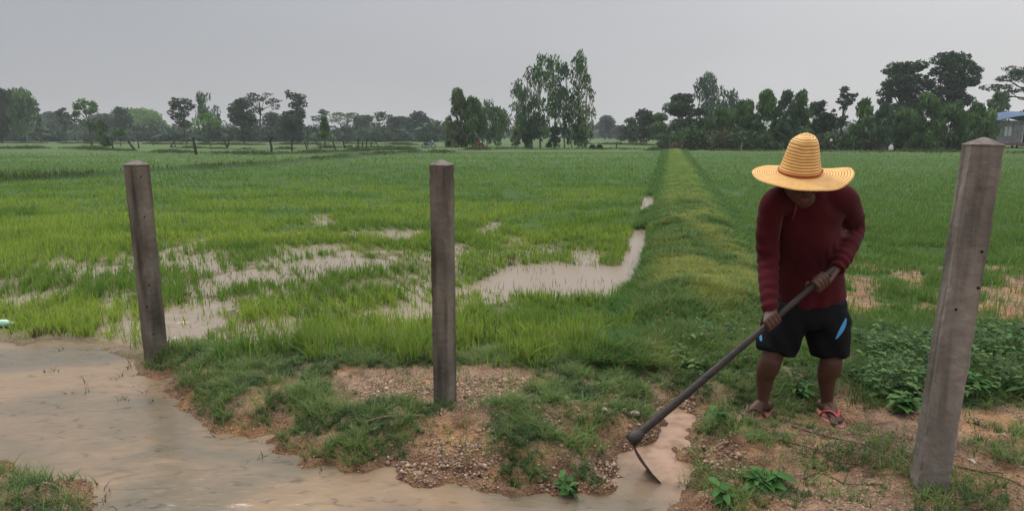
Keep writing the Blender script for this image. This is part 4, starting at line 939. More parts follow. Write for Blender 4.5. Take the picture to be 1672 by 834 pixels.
def rock(px, py, s, label, col):
    b0 = G(px, py, .06); b0[2] = H(b0[0], b0[1]); mb = MB(); mb.ball((0,0,0), 1.0, n=14, m=10); V = np.array(mb.v); rs = np.random.default_rng(int(px))
    for k in range(7):
        d = rs.normal(size=3); d /= np.linalg.norm(d); V -= np.outer(np.maximum(V@d - .55, 0), d)*.9
    V += (fbm(V[:,0]*3+5, V[:,1]*3+V[:,2]*2, 7, 3)-.5)[:,None]*V*.5; V = V*np.array([s, s*.8, s*.6]) + b0 + (0,0,s*.25); mb.v = [tuple(v) for v in V]
    return tag(mb.build('rock', mat('rock', col, .9, .15, .35, 18, .6, 50)), label, 'rock', 'pale rocks on the bank')
rock(1034, 684, .036, 'lumpy pale grey clod sitting in the grass above the hoe head', (.36,.29,.24))
rock(985, 692, .022, 'small pale clod left of the lumpy one above the hoe head', (.42,.33,.26))
rock(925, 672, .028, 'yellowish clod in the grass between the middle post and the hoe', (.42,.30,.15))
rock(852, 633, .03, 'pinkish clod on the gravel right of the middle post', (.44,.30,.21))
rock(1582, 783, .022, 'flat pale stone on the soil right of the leaning post foot', (.50,.42,.34))
rock(827, 792, .016, 'small whitish stone at the waterline of the bank', (.5,.42,.34))
rock(487, 378, .06, 'reddish clod standing in the flooded paddy left of the middle post', (.34,.20,.14))
# pale green bottle at the left edge
b0 = G(4, 537); root = empty('plastic_bottle', tuple(b0), 'pale green plastic bottle lying in the grass at the left edge', 'bottle'); o = np.array([b0[0], b0[1], .05]); mg = mat('pale_green_plastic', (.35,.55,.42), .35, .5, .1, 5)
mb = MB(); mb.tube([o+(-.12,0,0), o+(-.11,0,0), o+(.04,0,.0), o+(.075,0,.0), o+(.09,0,0)], [.025,.032,.032,.014,.013], 14); mb.build('body', mg, root, True)
mb = MB(); mb.tube([o+(.0905,0,0), o+(.108,0,0)], .016, 12); mb.build('lid', M_white, root)

# ---------------------------------------------------------------- broad-leaved weeds
def leaf_geo(P, d, L, Wd, curl, up, col):
    """leaf blades: base point P, direction d"""
    n = len(P); d = d/np.linalg.norm(d, axis=1)[:, None]; side = np.cross(d, up); side /= np.linalg.norm(side, axis=1)[:, None] + 1e-9; nn = np.cross(side, d)
    V = []; prof = [(0,.06),(.25,.85),(.55,1),(.82,.55),(1,.03)]
    for t_, ww in prof:
        c = P + d*(L*t_)[:, None] - nn*(curl*L*t_*t_)[:, None]
        V += [c - side*(Wd*ww*.5)[:, None] + nn*(Wd*ww*.14)[:, None], c, c + side*(Wd*ww*.5)[:, None] + nn*(Wd*ww*.14)[:, None]]
    V = np.stack(V, 1); base = (np.arange(n)*15)[:, None]; Q = []
    for k in range(4):
        for j in range(2): a = k*3 + j; Q.append(base + np.array([[a, a+1, a+4, a+3]]))
    return V.reshape(-1, 3), np.concatenate(Q), np.repeat(col, 15, 0)
def weedmass(xy, hgt, per, Ls, colf, rs=rng):
    P, d, Ll, C = [], [], [], []
    for (x, y) in xy:
        z = H(x, y); hh = hgt*(.5 + rs.random()*.8); lx, ly = rs.normal()*.35, rs.normal()*.35
        base = colf(rs)
        for k in range(per):
            t_ = .2 + .8*(k+.5)/per; a = k*2.4 + rs.random(); P.append((x + lx*hh*t_, y + ly*hh*t_, z + hh*t_)); el = .15 + .7*t_*rs.random()
            d.append((math.cos(a), math.sin(a), el)); Ll.append(Ls*(.5 + .8*rs.random())*(1.15 - .4*t_)); C.append(np.array(base)*(.75 + .5*rs.random()))
    P, d, Ll, C = map(np.array, (P, d, Ll, C)); n = len(P); up = np.tile((0,0,1.), (n,1)) + rs.normal(size=(n,3))*.25
    return leaf_geo(P, d, Ll, Ll*(.48 + .16*rs.random(n)), .3 + .5*rs.random(n), up, C)
def wcol(rs): return [(.050,.105,.03),(.07,.14,.038),(.038,.085,.026),(.10,.175,.048)][rs.integers(0, 4)]
x = rng.random(9000)*3.6 + .9; y = 3.15 + rng.random(9000)*1.75; f = fields(x, y); dz = sm(sdpoly(x, y, WEEDZ) + f['n1']*.4, -.05, .15)
dz2 = sm(sdpoly(x, y, np.array(GRASSB[9])), 0, .1)*.10; man = np.hypot((x-1.30)/.2, (y-3.42)/.16) > 1; man2 = np.hypot((x-1.73)/.13, (y-3.36)/.2) > 1
k = (rng.random(9000) < np.maximum(dz*.33*sm(fbm(x*3, y*3, 201, 3), .36, .5), dz2*.22)*((y > 3.52)|(x > 2.05)|(x < 1.02))*(1-.6*soilmask(f))) & man & man2; pts = list(zip(x[k], y[k]))
V, q, C = weedmass(pts, .12, 8, .050, wcol)
tag(link('weeds', mesh('weeds', V, q, M_weed, cols=C, smooth=True)), 'dense dark green broad-leaved weeds behind the sandalled feet and the leaning post', 'weeds', kind='stuff')
for (px, py, hh, per, Ls, lab) in ((930,785,.06,9,.055,'round-leaved weed at the waterline below the gravel bank'), (1248,812,.09,12,.075,'broad-leaved weed among grass at the lower edge left of the dry vines'),
      (1180,822,.07,8,.06,'small broad-leaved weed right of the channel at the lower edge'), (1300,650,.10,7,.06,'pale-leaved weed growing between the two feet'),
      (1480,690,.12,12,.07,'broad-leaved weed just left of the leaning post foot'), (1178,690,.09,8,.06,'weed with a pale round leaf in the grass left of the feet'), (1590,660,.16,16,.085,'tall leafy weed rising right behind the leaning post')):
    p = G(px, py, .05); z = H(p[0], p[1]); rs = np.random.default_rng(int(px)); root = empty('leafy_weed', (p[0], p[1], z), lab, 'weed', 'broad-leaved weeds')
    V, q, C = weedmass([(p[0]+rs.normal()*.02, p[1]+rs.normal()*.015) for _ in range(4)], hh, per, Ls, lambda r: (.06,.15,.035), rs)
    link('leaves', mesh('leaves', V, q, M_weed, cols=C, smooth=True), root)
    mb = MB()
    for k in range(4): mb.tube([(p[0]+rs.normal()*.015, p[1]+rs.normal()*.01, z-.01), (p[0]+rs.normal()*.02, p[1]+rs.normal()*.02, z+hh*.9)], [.0035,.0015], 5)
    mb.build('stem', mat('weed_stem', (.06,.10,.035), .7), root)
# ---------------------------------------------------------------- the man with the hoe
def bake(mb, vox, smooth_it, disp=None, fac=.5):
    me = mesh('tmp', mb.v, mb.f); o = link('tmp', me)
    r = o.modifiers.new('r', 'REMESH'); r.mode = 'VOXEL'; r.voxel_size = vox; r.adaptivity = 0
    s = o.modifiers.new('s', 'SMOOTH'); s.factor = fac; s.iterations = smooth_it
    dg = bpy.context.evaluated_depsgraph_get(); dg.update(); ev = o.evaluated_get(dg); me2 = bpy.data.meshes.new_from_object(ev)
    bpy.data.objects.remove(o); bpy.data.meshes.remove(me)
    n = len(me2.vertices); co = np.empty(n*3); me2.vertices.foreach_get('co', co); co = co.reshape(-1, 3)
    no = np.empty(n*3); me2.vertices.foreach_get('normal', no); no = no.reshape(-1, 3)
    if disp is not None: co = disp(co, no); me2.vertices.foreach_set('co', co.ravel().astype(np.float32))
    me2.polygons.foreach_set('use_smooth', np.ones(len(me2.polygons), bool)); me2.update(); return me2
def skinmat():
    m = mat('skin', (.085,.039,.026), .55, .35, .16, 9, .25, 120, bdist=.002); b = m.node_tree.nodes['Principled BSDF']
    b.inputs['Subsurface Weight'].default_value = .08; b.inputs['Subsurface Radius'].default_value = (.01,.004,.002); return m
M_skin = skinmat()
PZ = lambda px, py, Y: U(px, py, Y)
# joints (image side named by where they appear)
hipL, hipR = PZ(1284,500,3.44), PZ(1347,498,3.46)
kneeL, kneeR = PZ(1259,588,3.36), PZ(1357,590,3.36)
ankL, ankR = PZ(1245,654,3.46), PZ(1350,656,3.46)
shL, shR = PZ(1266,330,3.22), PZ(1376,322,3.24)
elL, elR = PZ(1254,424,3.25), PZ(1393,370,3.42)
wrL, wrR = PZ(1258,508,3.07), PZ(1366,438,3.20)
SA, SB = PZ(1034,716,2.86), PZ(1352,446,3.13)
sdir = (SB - SA)/np.linalg.norm(SB - SA)
def shaft_at(px):
    a, b_ = 0., 1.3
    for _ in range(40):
        m_ = (a+b_)/2; p = SA + (SB-SA)*m_; zc = p[1]*cp + (CAMH-p[2])*sp
        if CX + p[0]/zc*F < px: a = m_
        else: b_ = m_
    return SA + (SB-SA)*a
hL, hR = shaft_at(1259), shaft_at(1338)
head = PZ(1308,292,3.115); neckB = PZ(1314,318,3.20); 
root = empty('person', tuple(np.array([(ankL[0]+ankR[0])/2, 3.44, .04])), 'man in a dark maroon long-sleeved shirt and black shorts bending over a hoe', 'person')
MANROOT = root
B = MB()
# head, tilted forward
hd = Matrix.Rotation(R(-34), 3, 'X') if False else Matrix.Rotation(R(24), 3, 'X')
fwd = np.array(hd @ Vector((0,-1,0))); upv = np.array(hd @ Vector((0,0,1))); rt = np.array([1.,0,0])
def HP(x, y, z): return head + rt*x - fwd*y*1.0 + upv*z     # y positive = back
B.ball(HP(0,.012,.022), (.069,.084,.088), hd, 20, 14); B.ball(HP(0,-.025,-.05), (.056,.060,.062), hd, 16, 12); B.ball(HP(0,-.058,-.092), (.028,.024,.022), hd)
for sgn in (-1, 1):
    B.ball(HP(sgn*.042,-.060,-.028), (.022,.018,.018), hd); B.ball(HP(sgn*.074,.015,-.01), (.010,.020,.032), hd); B.ball(HP(sgn*.03,-.078,.012), (.024,.012,.009), hd)
B.tube([HP(0,-.082,.005), HP(0,-.102,-.030)], [.010,.015], 10); B.ball(HP(0,-.100,-.033), (.019,.014,.011), hd)
B.ball(HP(0,-.080,-.060), (.026,.012,.007), hd); B.ball(HP(0,-.078,-.070), (.022,.012,.007), hd)
B.taper(HP(0,.02,-.06), neckB + (0,.02,-.02), .056, .064)
# trunk under the clothes, hips and legs
BT = [PZ(1322,500,3.45), PZ(1321,465,3.44), PZ(1318,425,3.42), PZ(1316,385,3.38), PZ(1318,350,3.33), PZ(1320,328,3.29), PZ(1317,308,3.24)]
B.tube(crom(BT, 3), list(np.interp(np.linspace(0,1,19), np.linspace(0,1,7), [.125,.130,.130,.135,.145,.12,.055])), 20, ry=list(np.interp(np.linspace(0,1,19), np.linspace(0,1,7), [.085,.09,.085,.085,.08,.06,.05])), hint=(1,0,0))
def limb(P, Rr): 
    P = crom(P, 6); Rr = np.interp(np.linspace(0, 1, len(P)), np.linspace(0, 1, len(Rr)), Rr); B.tube(P, list(Rr), 16); B.ball(P[0], Rr[0]); B.ball(P[-1], Rr[-1])
for hp_, kn, an in ((hipL, kneeL, ankL), (hipR, kneeR, ankR)):
    cal = kn*.62 + an*.38 + np.array([0,.028,0]); limb([hp_, hp_*.5+kn*.5+(0,-.01,0), kn, cal, kn*.25+an*.75+(0,.012,0), an], [.080,.074,.063,.056,.060,.050,.040,.034,.033])
    B.ball(kn + (0,-.015,0), (.05,.045,.055))
for sh, el, wr in ((shL, elL, wrL), (shR, elR, wrR)):
    B.taper(sh, el, .048, .038); B.taper(el, wr, .037, .025)
zg = .045
def foot(an, toe, w_):
    d = toe - an; d[2] = 0; d /= np.linalg.norm(d); s_ = np.array([-d[1], d[0], 0]); heel = an - d*.045; base = np.array([an[0], an[1], zg+.014])
    B.ball(np.array([heel[0], heel[1], zg+.030]), (.034,.034,.032)); B.ball(an + (0,0,0), .034)
    for k_, (f_, r_, hh) in enumerate(((.0,.036,.046),(.05,.036,.040),(.09,.038,.030),(.13,.036,.022))):
        c = base + d*f_ + np.array([0,0,hh-.018]); B.ball(c, (r_,r_,max(.018, hh*.75)))
    B.taper(an + (0,0,-.01), base + d*.09 + (0,0,.016), .033, .026)
    for k_ in range(5):
        q = (k_-2)/2*w_; L = .032 - .004*abs(k_-1) ; st = base + d*(.140 - .018*max(0, k_-1)*.8) + s_*(q*.036) ; r_ = .0125 if k_ == 0 else .0085
        B.taper(st + (0,0,.004), st + d*L + s_*q*.004 - (0,0,.003), r_, r_*.85)
    return base, d, s_
fL = foot(ankL.copy(), PZ(1207,692,3.36).copy(), 1 if False else -1)
fR = foot(ankR.copy(), PZ(1379,704,3.24).copy(), 1)
# hands closed round the shaft
RS = .0165
NAILS = MB()
def hand(Hc, wr, slide, mirror):
    a = wr - Hc; a = a - sdir*np.dot(a, sdir); a /= np.linalg.norm(a); camv = np.array([0,0,CAMH]) - Hc; v = np.cross(sdir, a); 
    if np.dot(v, camv) < 0: v = -v
    def Q(th, r, s): return Hc + (a*math.cos(R(th)) + v*math.sin(R(th)))*r + sdir*s
    offs = [-.034, -.012, .010, .031]; lens = [.92, 1.05, 1.0, .82]
    if mirror: offs = offs[::-1]
    for o_, L in zip(offs, lens):
        kn = Q(58, RS+.020, o_); wrp = wr + sdir*o_*.55
        B.taper(wrp, kn, .0185, .0125)
        pts = [kn] + [Q(58 + t_*L, RS+.0085, o_) for t_ in (48, 100, 150, 195)]
        rr_ = [.0115,.0105,.0098,.0092,.0080]
        for i in range(4): B.taper(pts[i], pts[i+1], rr_[i], rr_[i+1])
        NAILS.ball(pts[-1] + (pts[-1]-Hc - sdir*np.dot(pts[-1]-Hc, sdir))/np.linalg.norm(pts[-1]-Hc)*.004, .0055)
    sg = -1 if mirror else 1
    st = wr*.72 + Q(20, RS+.02, sg*.03)*.28 + sdir*sg*.012
    tp = [st, Q(-8, RS+.026, sg*.040), Q(-50, RS+.013, sg*.052), Q(-95, RS+.010, sg*.050)]
    for i, (r0, r1) in enumerate(((.018,.015),(.014,.012),(.0115,.0095))): B.taper(tp[i], tp[i+1], r0, r1)
    B.ball((wr + Hc)/2 + a*.01 + v*.006, (.026,.02,.026))
hand(hL, wrL, 0, False); hand(hR, wrR, 0, True)
me = bake(B, .0042, 4); me.materials.clear(); me.materials.append(M_skin); link('body', me, root)
# hair, eyes, lips
M_hair = mat('black_hair', (.010,.008,.008), .6, .3, .3, 60, .6, 200)
mb = MB(); mb.ball(HP(0,.026,.032), (.073,.079,.085), hd, 20, 14); mb.ball(HP(0,.055,-.02), (.066,.052,.060), hd, 16, 12); link('hair', bake(mb, .006, 3), root).data.materials.append(M_hair)
for sgn in (-1, 1):
    mb = MB(); mb.ball(HP(sgn*.030,-.079,-.003), (.013,.008,.0075), hd); e_ = mb.build('eye', mat('eye_white', (.5,.47,.44), .3, .5, .05), root, True)
    mb = MB(); mb.ball(HP(sgn*.030,-.0855,-.004), (.0055,.003,.0055), hd); mb.build('iris', M_black, e_, True)
    mb = MB(); mb.tube([HP(sgn*.016,-.093,.020), HP(sgn*.032,-.092,.026), HP(sgn*.048,-.080,.020)], [.003,.0035,.002], 6); mb.build('eyebrow', M_hair, root, True)
mb = MB(); mb.ball(HP(0,-.0895,-.061), (.022,.006,.005), hd); mb.ball(HP(0,-.0875,-.069), (.019,.006,.005), hd); mb.build('lips', mat('lips', (.17,.065,.05), .5, .35, .1), root, True)
# --- shirt
def fabric(name, c, sheen=.2):
    m = mat(name, c, .85, .12, .22, 5, .55, 55, bdist=.004); m.node_tree.nodes['Principled BSDF'].inputs['Sheen Weight'].default_value = sheen
    return m
M_shirt = fabric('maroon_knit', (.060,.0060,.0090), .04); M_short = fabric('black_cloth', (.006,.0063,.0078), .0)
T_ = MB()
def P_(px, py, Y): return PZ(px, py, Y)
TP = crom([P_(1324,490,3.43), P_(1322,462,3.42), P_(1318,425,3.39), P_(1316,385,3.35), P_(1318,350,3.30), P_(1320,328,3.27), P_(1320,312,3.25), P_(1317,300,3.22)], 5)
n_ = len(TP); tt = np.linspace(0, 1, 8)
rxx = np.interp(np.linspace(0,1,n_), tt, [.186,.180,.172,.176,.186,.165,.115,.072]); ryy = np.interp(np.linspace(0,1,n_), tt, [.135,.135,.130,.128,.122,.105,.085,.066])
T_.tube(TP, list(rxx), 32, ry=list(ryy), hint=(1,0,0))
def sleeve(P, Rr):
    P = crom(P, 7); Rr = np.interp(np.linspace(0,1,len(P)), np.linspace(0,1,len(Rr)), Rr); T_.tube(P, list(Rr), 20); T_.ball(P[0], Rr[0])
sleeve([P_(1292,328,3.25), shL + (-.004,0,-.005), P_(1254,375,3.24), elL, P_(1255,468,3.16), wrL + (wrL-elL)/np.linalg.norm(wrL-elL)*.012], [.078,.074,.063,.058,.057,.053,.049,.043,.037])
sleeve([P_(1350,322,3.25), shR + (.004,0,-.005), P_(1388,345,3.33), elR, P_(1386,402,3.31), wrR + (wrR-elR)/np.linalg.norm(wrR-elR)*.012], [.078,.074,.064,.060,.060,.055,.050,.043,.037])
def folds(co, no):
    x, y, z = co.T; d = np.zeros(len(co))
    def armf(a, b_, amp, freq, sl):
        ax = (b_-a)/np.linalg.norm(b_-a); t_ = (co-a)@ax; rad = np.linalg.norm(co - a - np.outer(t_, ax), axis=1); L = np.linalg.norm(b_-a); msk = sm(.095 - rad, 0, .02)*sm(t_, -.02, .05)*sm(L+.03-t_, 0, .02)
        ang = np.arctan2(co[:,0]-a[0], co[:,2]-a[2]+.0)
        return msk*amp*(np.sin(t_*freq + sl*x*60 + 3*vnoise(x*9, z*9, 3))*.5 + (vnoise(x*20+z*8, t_*45, 5)-.5))*(.35 + 1.0*np.exp(-((t_-L)/.10)**2) + .6*np.exp(-(t_/.06)**2))
    d += armf(shL, elL, .0055, 75, .5) + armf(elL, wrL, .0060, 120, .4) + armf(shR, elR, .006, 80, -.5) + armf(elR, wrR, .0065, 115, -.4)
    tor = sm(.16 - np.abs(x - TP[10][0]), -.03, .05)
    dg = (x - TP[10][0]); 
    d += tor*(.007*(fbm(x*6 + z*4, z*9 - np.abs(dg)*8, 8, 3)-.5)*2 + .0045*np.sin(z*34 + dg*dg*90 + 5*vnoise(x*5, z*4, 2)))
    low = sm(.82 - z, -.05, .12); d += low*tor*.006*np.sin(x*55 + 6*vnoise(x*6, z*5, 12))
    return co + no*d[:, None]
me = bake(T_, .0062, 7, folds); me.materials.clear(); me.materials.append(M_shirt); sh = link('shirt', me, root); tag(sh, 'dark maroon long-sleeved knit shirt')
# collar and placket
mb = MB(); c0 = TP[-2]; nrm = (TP[-1]-TP[-4])/np.linalg.norm(TP[-1]-TP[-4]); bx_ = np.array([1.,0,0]); by_ = np.cross(nrm, bx_)
P = [c0 + nrm*.006 + bx_*.075*math.cos(q) + by_*.068*math.sin(q) - nrm*.012*max(0, -(by_*math.sin(q))[1]*0) for q in np.linspace(0, 2*math.pi, 29)]
mb.tube(P, .0105, 8, cap=False); mb.build('collar', M_shirt, sh, True)
mb = MB(); pl0 = P_(1299,334,3.105); pl1 = P_(1293,366,3.185); 
def onshirt(px, py):          # march along a view ray to the shirt surface
    best = None; d_ = ray(px, py); d_ = d_/np.linalg.norm(d_); o_ = np.array([0,0,CAMH]); v = np.empty(len(sh.data.vertices)*3); sh.data.vertices.foreach_get('co', v); v = v.reshape(-1,3)
    t_ = (v-o_)@d_; r_ = np.linalg.norm(v - o_ - np.outer(t_, d_), axis=1); k = np.where(r_ < .012)[0]; return o_ + d_*(t_[k].min() - .002) if len(k) else o_ + d_*3.2
P = [onshirt(a, b_) for a, b_ in ((1300,333),(1299,341),(1297,350),(1294,358))]; mb.tube(P, [.006,.006,.006,.007], 8, ry=[.003]*4, hint=(1,0,0)); mb.build('placket', mat('maroon_trim', (.14,.03,.035), .8, .2, .2), sh, True)
# --- shorts
S_ = MB(); 
S_.tube([P_(1322,478,3.43), P_(1322,495,3.44), P_(1319,515,3.44), P_(1318,528,3.44)], [.174,.196,.212,.20], 32, ry=[.125,.14,.145,.13], hint=(1,0,0))
S_.tube([P_(1293,500,3.43), P_(1283,525,3.42), P_(1272,552,3.40), P_(1265,576,3.38)], [.115,.118,.112,.104], 26, ry=[.125,.125,.118,.108], hint=(1,0,0))
S_.tube([P_(1342,500,3.44), P_(1349,525,3.43), P_(1353,552,3.41), P_(1355,581,3.39)], [.115,.122,.112,.100], 26, ry=[.125,.125,.118,.108], hint=(1,0,0))
def sfold(co, no):
    x, y, z = co.T; d = .006*(fbm(x*9, z*6, 18, 3)-.5)*2 + .0045*np.sin(x*60 + z*25 + 5*vnoise(x*6, z*7, 22))*sm(.70 - z, 0, .15)
    return co + no*d[:, None]
me = bake(S_, .0062, 4, sfold); me.materials.clear(); me.materials.append(M_short); so = link('shorts', me, root); tag(so, 'black knee-length shorts with blue side flashes')
sv_ = np.empty(len(me.vertices)*3); me.vertices.foreach_get('co', sv_); sv_ = sv_.reshape(-1,3)
def onsurf(px, py, off=.003):
    d_ = ray(px, py); d_ = d_/np.linalg.norm(d_); o_ = np.array([0,0,CAMH]); t_ = (sv_-o_)@d_; r_ = np.linalg.norm(sv_ - o_ - np.outer(t_, d_), axis=1)
    k = np.where(r_ < .0065)[0]
    if len(k) == 0: k = np.argsort(r_)[:6]
    return o_ + d_*(np.median(np.sort(t_[k])[:3]) - off)
def patch(name, poly, matr, parent, n=9):
    """a thin sewn-on panel laid on the cloth: rows between two edges"""
    (l0, l1), (r0, r1) = poly; V = []; Fc = []
    for i in range(n+1):
        t_ = i/n; A_ = np.array(l0[0])*(1-t_)**2 + 2*np.array(l0[1])*t_*(1-t_) + np.array(l1)*t_**2; B_ = np.array(r0[0])*(1-t_)**2 + 2*np.array(r0[1])*t_*(1-t_) + np.array(r1)*t_**2
        for j in range(5): p = A_ + (B_-A_)*j/4; V.append(onsurf(p[0], p[1]))
    nV = len(V); V = np.array(V); cam_o = np.array([0,0,CAMH]); V2 = V + (V-cam_o)/np.linalg.norm(V-cam_o, axis=1)[:, None]*.004
    for i in range(n):
        for j in range(4): a = i*5+j; Fc += [(a, a+1, a+6, a+5), (a+nV, a+5+nV, a+6+nV, a+1+nV)]
    return link(name, mesh(name, np.concatenate([V, V2]), Fc, matr, smooth=True), parent)
M_cyan = mat('sky_blue_cloth', (.07,.27,.52), .75, .2, .1, 20)
patch('side_flash', ((((1381,519),(1371,535)),(1364,553)), (((1382.5,520),(1383.5,537)),(1366,553.5))), M_cyan, so)
patch('side_flash', ((((1238.5,540),(1239,548)),(1241,556)), (((1240,541),(1246,548)),(1244,557))), M_cyan, so)
mb = MB(); M_logo = mat('dull_blue_print', (.05,.10,.17), .8, .1, .1)
for (a0, a1) in (((1363,497),(1366,491)),((1366,497),(1369,491)),((1370,496),(1372,491)),((1372,496),(1376,495.5)),((1372,491),(1376,491)),((1377,496),(1377,490)),((1377,490),(1380,491))):
    mb.tube([onsurf(*a0), onsurf(*a1)], .0016, 5)
mb.build('printed_logo', M_logo, so)
# --- straw hat
def strawmat():
    m = bpy.data.materials.new('straw'); m.use_nodes = True; t = m.node_tree; b = t.nodes['Principled BSDF']; b.inputs['Roughness'].default_value = .6; b.inputs['Specular IOR Level'].default_value = .25
    a = N(t, 'ShaderNodeAttribute', attribute_name='groove'); co = N(t, 'ShaderNodeTexCoord')
    c = ramp(t, noise(t, co, 26, 6).outputs[0], [(.3,(.68,.40,.125)), (.7,(.84,.54,.20))]); d = N(t, 'ShaderNodeRGB'); d.outputs[0].default_value = (.36,.15,.05,1)
    k = mixc(t, a.outputs['Fac'], c.outputs[0], d.outputs[0]); t.links.new(k.outputs[2], b.inputs['Base Color'])
    wv = noise(t, co, 180, 3); bp = N(t, 'ShaderNodeBump'); bp.inputs['Strength'].default_value = .4; bp.inputs['Distance'].default_value = .002; t.links.new(wv.outputs[0], bp.inputs['Height']); t.links.new(bp.outputs[0], b.inputs['Normal']); return m
HC = PZ(1306, 280, 3.09); tilt = Matrix.Rotation(R(13), 3, 'X') @ Matrix.Rotation(R(-3), 3, 'Y'); hroot = empty('straw_hat', tuple(HC), '', ''); 
for k_ in ('label', 'category'):
    if k_ in hroot: del hroot[k_]
hroot.parent = root; hroot.location = Vector(HC) - root.location; tag(hroot, 'wide-brimmed yellow straw hat with a thin red band')
prof = []                                   # (radius, height, groove)
step = 10
for k in range(15):                         # crown, apex to band
    u0 = k/15; 
    for j in range(step):
        u_ = (k + j/step)/15; q = u_
        r = .100*(1 - (1-min(1, q/.42))**2.3)**.62*(.66 + .34*min(1, q/.42)) if q < .42 else .066 + (.100-.066)*((q-.42)/.58)**.9
        r = np.interp(q, [0,.08,.18,.28,.36,.5,.7,.88,1], [.001,.024,.047,.0595,.0655,.072,.080,.088,.094]); z = np.interp(q, [0,.08,.18,.28,.36,.5,.7,.88,1], [.184,.177,.168,.152,.132,.100,.060,.023,0])
        g = abs(j/step - .5)*2; prof.append((r + .0016*(1-g*g), z, 1. if g > .78 else 0.))
nc = len(prof)
for k in range(11):
    for j in range(step):
        u_ = (k + j/step)/11; g = abs(j/step - .5)*2; prof.append((.0945 + .117*u_, -.004 - .014*u_ + .0013*(1-g*g), 1. if g > .66 else 0.))
prof.append((.2135, -.0195, 0.)); prof.append((.2147, -.0210, 0.)); nt_ = len(prof)
und = [(r - (.003 if i < nc else .0), z - .004, g*.5) for i, (r, z, g) in enumerate(prof)][::-1]; und[0] = (.2143, -.0228, 0); prof = prof + und
na = 96; V = []; gr = []
for i, (r, z, g) in enumerate(prof):
    ii_ = i if i < nt_ else 2*nt_ - 1 - i
    for a in range(na):
        q = 2*math.pi*a/na; cx_, sy_ = math.cos(q), math.sin(q); x_, y_, z_ = r*cx_, r*sy_, z
        if ii_ >= nc:
            u_ = (r-.0945)/.120; z_ += u_**1.5*(.020*max(0, cx_)**4 + .010*max(0, -cx_)**2 - .010*sy_*sy_ - .050*max(0, cx_)*max(0, sy_) + .004*math.sin(3*q+1)); x_ += u_*.030*max(0, cx_)**5; z_ += u_*.0015*math.sin(7*q)
        else:
            hh = z/.182; x_ *= 1 - .06*hh; y_ *= 1.12; dent = math.exp(-((x_-.012)/.03)**2)*math.exp(-((hh-1)/.25)**2); z_ += .004*math.sin(2*q)*hh - .006*math.exp(-((x_+.03)/.02)**2)*hh
            x_ += .004*hh
        V.append(HC + np.array(tilt @ Vector((x_, y_, z_)))); gr.append(g)
Fc = np.array([(i*na+a, i*na+(a+1) % na, (i+1)*na+(a+1) % na, (i+1)*na+a) for i in range(len(prof)-1) for a in range(na)])
me = mesh('straw', V, Fc[:, ::-1], strawmat(), smooth=True, attrs=dict(groove=gr))
def hpart(name, me):
    o = bpy.data.objects.new(name, me); COL.objects.link(o); o.parent = hroot; o.matrix_parent_inverse = Matrix.Translation(-Vector(HC)); return o
hpart('woven_straw', me)
mb = MB(); mr_ = mat('red_ribbon', (.42,.075,.035), .7, .2, .15, 20)
P = []
for q in np.linspace(0, 2*math.pi, 61):
    P.append(HC + np.array(tilt @ Vector(((.0965)*math.cos(q)*.995+.001, .0965*1.12*math.sin(q), .006 + .010*math.exp(-((q-5.75)/.25)**2)))))
mb.tube(P, .0028, 6, ry=[.0042]*61, cap=False); hpart('band', mesh('band', mb.v, mb.f, mr_, smooth=True))
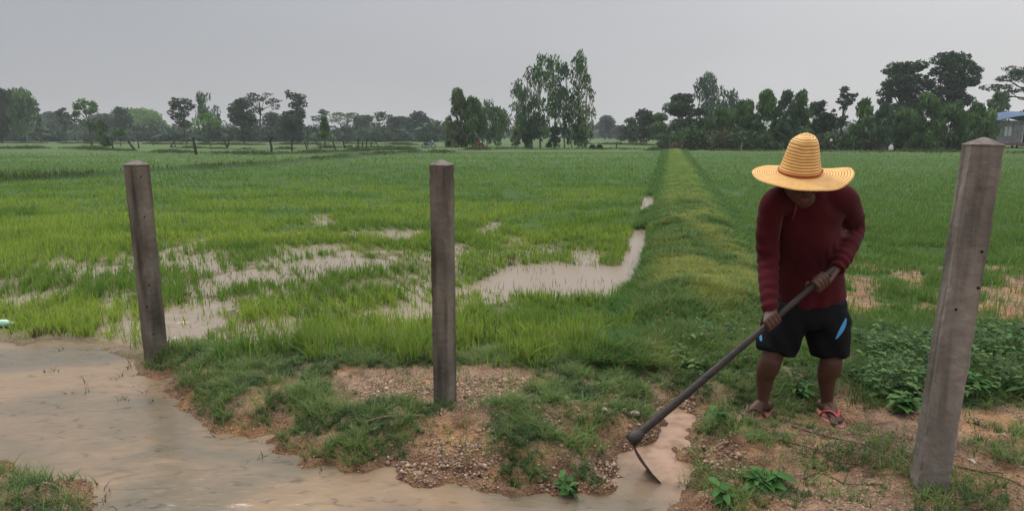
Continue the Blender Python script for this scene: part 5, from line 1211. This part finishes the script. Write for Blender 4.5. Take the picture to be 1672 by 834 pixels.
# --- flip-flops
M_pink = mat('red_pink_rubber', (.46,.075,.085), .55, .35, .12, 8); M_sole = mat('pale_pink_sole', (.42,.19,.15), .7, .25, .2, 15)
for (base, d, s_), lab in ((fL, 'left in view'), (fR, 'right in view')):
    c = np.array([base[0], base[1], zg - .007]); V = []; out_ = []
    for q in np.linspace(0, 2*math.pi, 29)[:-1]:
        l = math.cos(q); wv_ = math.sin(q); out_.append(c + d*(.055 + .140*l) + s_*(.050*wv_*(1 + .12*l)))
    V = [p + (0,0,-.008) for p in out_] + [p + (0,0,.008) for p in out_]; n_ = 28
    Fc = [(i, (i+1) % n_, n_+(i+1) % n_, n_+i) for i in range(n_)] + [tuple(range(n_))[::-1], tuple(n_+i for i in range(n_))]
    ff = link('flip_flop', mesh('flip_flop', V, Fc, M_sole), root); tag(ff, 'pink-strapped flip-flop on the foot ' + lab)
    mb = MB(); tpt = c + d*.140 + (0,0,.014)
    for sgn in (-1, 1):
        P = crom([c + d*.035 + s_*sgn*.050 + (0,0,.006), c + d*.070 + s_*sgn*.043 + (0,0,.046), c + d*.105 + s_*sgn*.018 + (0,0,.058), c + d*.135 + (0,0,.040)], 5); mb.tube(P, [.0085]*len(P), 8, ry=[.0045]*len(P))
    mb.tube([c + d*.135 + (0,0,.042), tpt], .005, 6); mb.build('strap', M_pink if 'right' in lab else mat('brown_rubber', (.10,.05,.035), .6), ff, True)
# --- hoe: held, so a thing of its own
hr = empty('hoe', tuple(SA), 'long dark wooden hoe with a thin iron blade held down into the channel', 'hoe')
M_shaftw = mat('dark_worn_wood', (.030,.022,.018), .6, .35, .4, 9, .5, 45); M_iron = mat('dark_iron', (.045,.036,.032), .55, .5, .35, 25, .4, 90, metal=.5)
mb = MB(); P = [SA + (SB + sdir*.03 - SA)*t_ + np.array([math.sin(t_*9)*.003, 0, math.sin(t_*7+1)*.003]) for t_ in np.linspace(0, 1, 24)]
mb.tube(P, list(np.linspace(.0215, .0130, 24)), 12); mb.ball(P[-1], .013); mb.build('shaft', M_shaftw, hr, True)
mb = MB(); mb.tube([SA - sdir*.022, SA - sdir*.018, SA + sdir*.018, SA + sdir*.030, SA + sdir*.055], [.028,.034,.035,.029,.023], 14); mb.build('collar', M_iron, hr, True)
tip = G(1073, 779, -.005); top_ = SA - np.array([0,0,.030]); bl = tip - top_; Lb = np.linalg.norm(bl); bd_ = bl/Lb
wdir = np.cross(bd_, sdir); wdir /= np.linalg.norm(wdir); ndir = np.cross(bd_, wdir)
V = []; mb = MB()
for t_, hw in ((0,.016),(.12,.018),(.25,.040),(.45,.058),(.75,.066),(1.02,.068)):
    c = top_ + bl*t_ + ndir*.014*math.sin(t_*2.6)*1.0
    for (s1, s2) in ((-1,-1),(1,-1),(1,1),(-1,1)): V.append(c + wdir*hw*s1 + ndir*.0022*s2)
Fc = [(k*4+i, k*4+(i+1) % 4, (k+1)*4+(i+1) % 4, (k+1)*4+i) for k in range(5) for i in range(4)] + [(3,2,1,0), (20,21,22,23)]
mb.add(V, Fc); mb.build('blade', M_iron, hr)
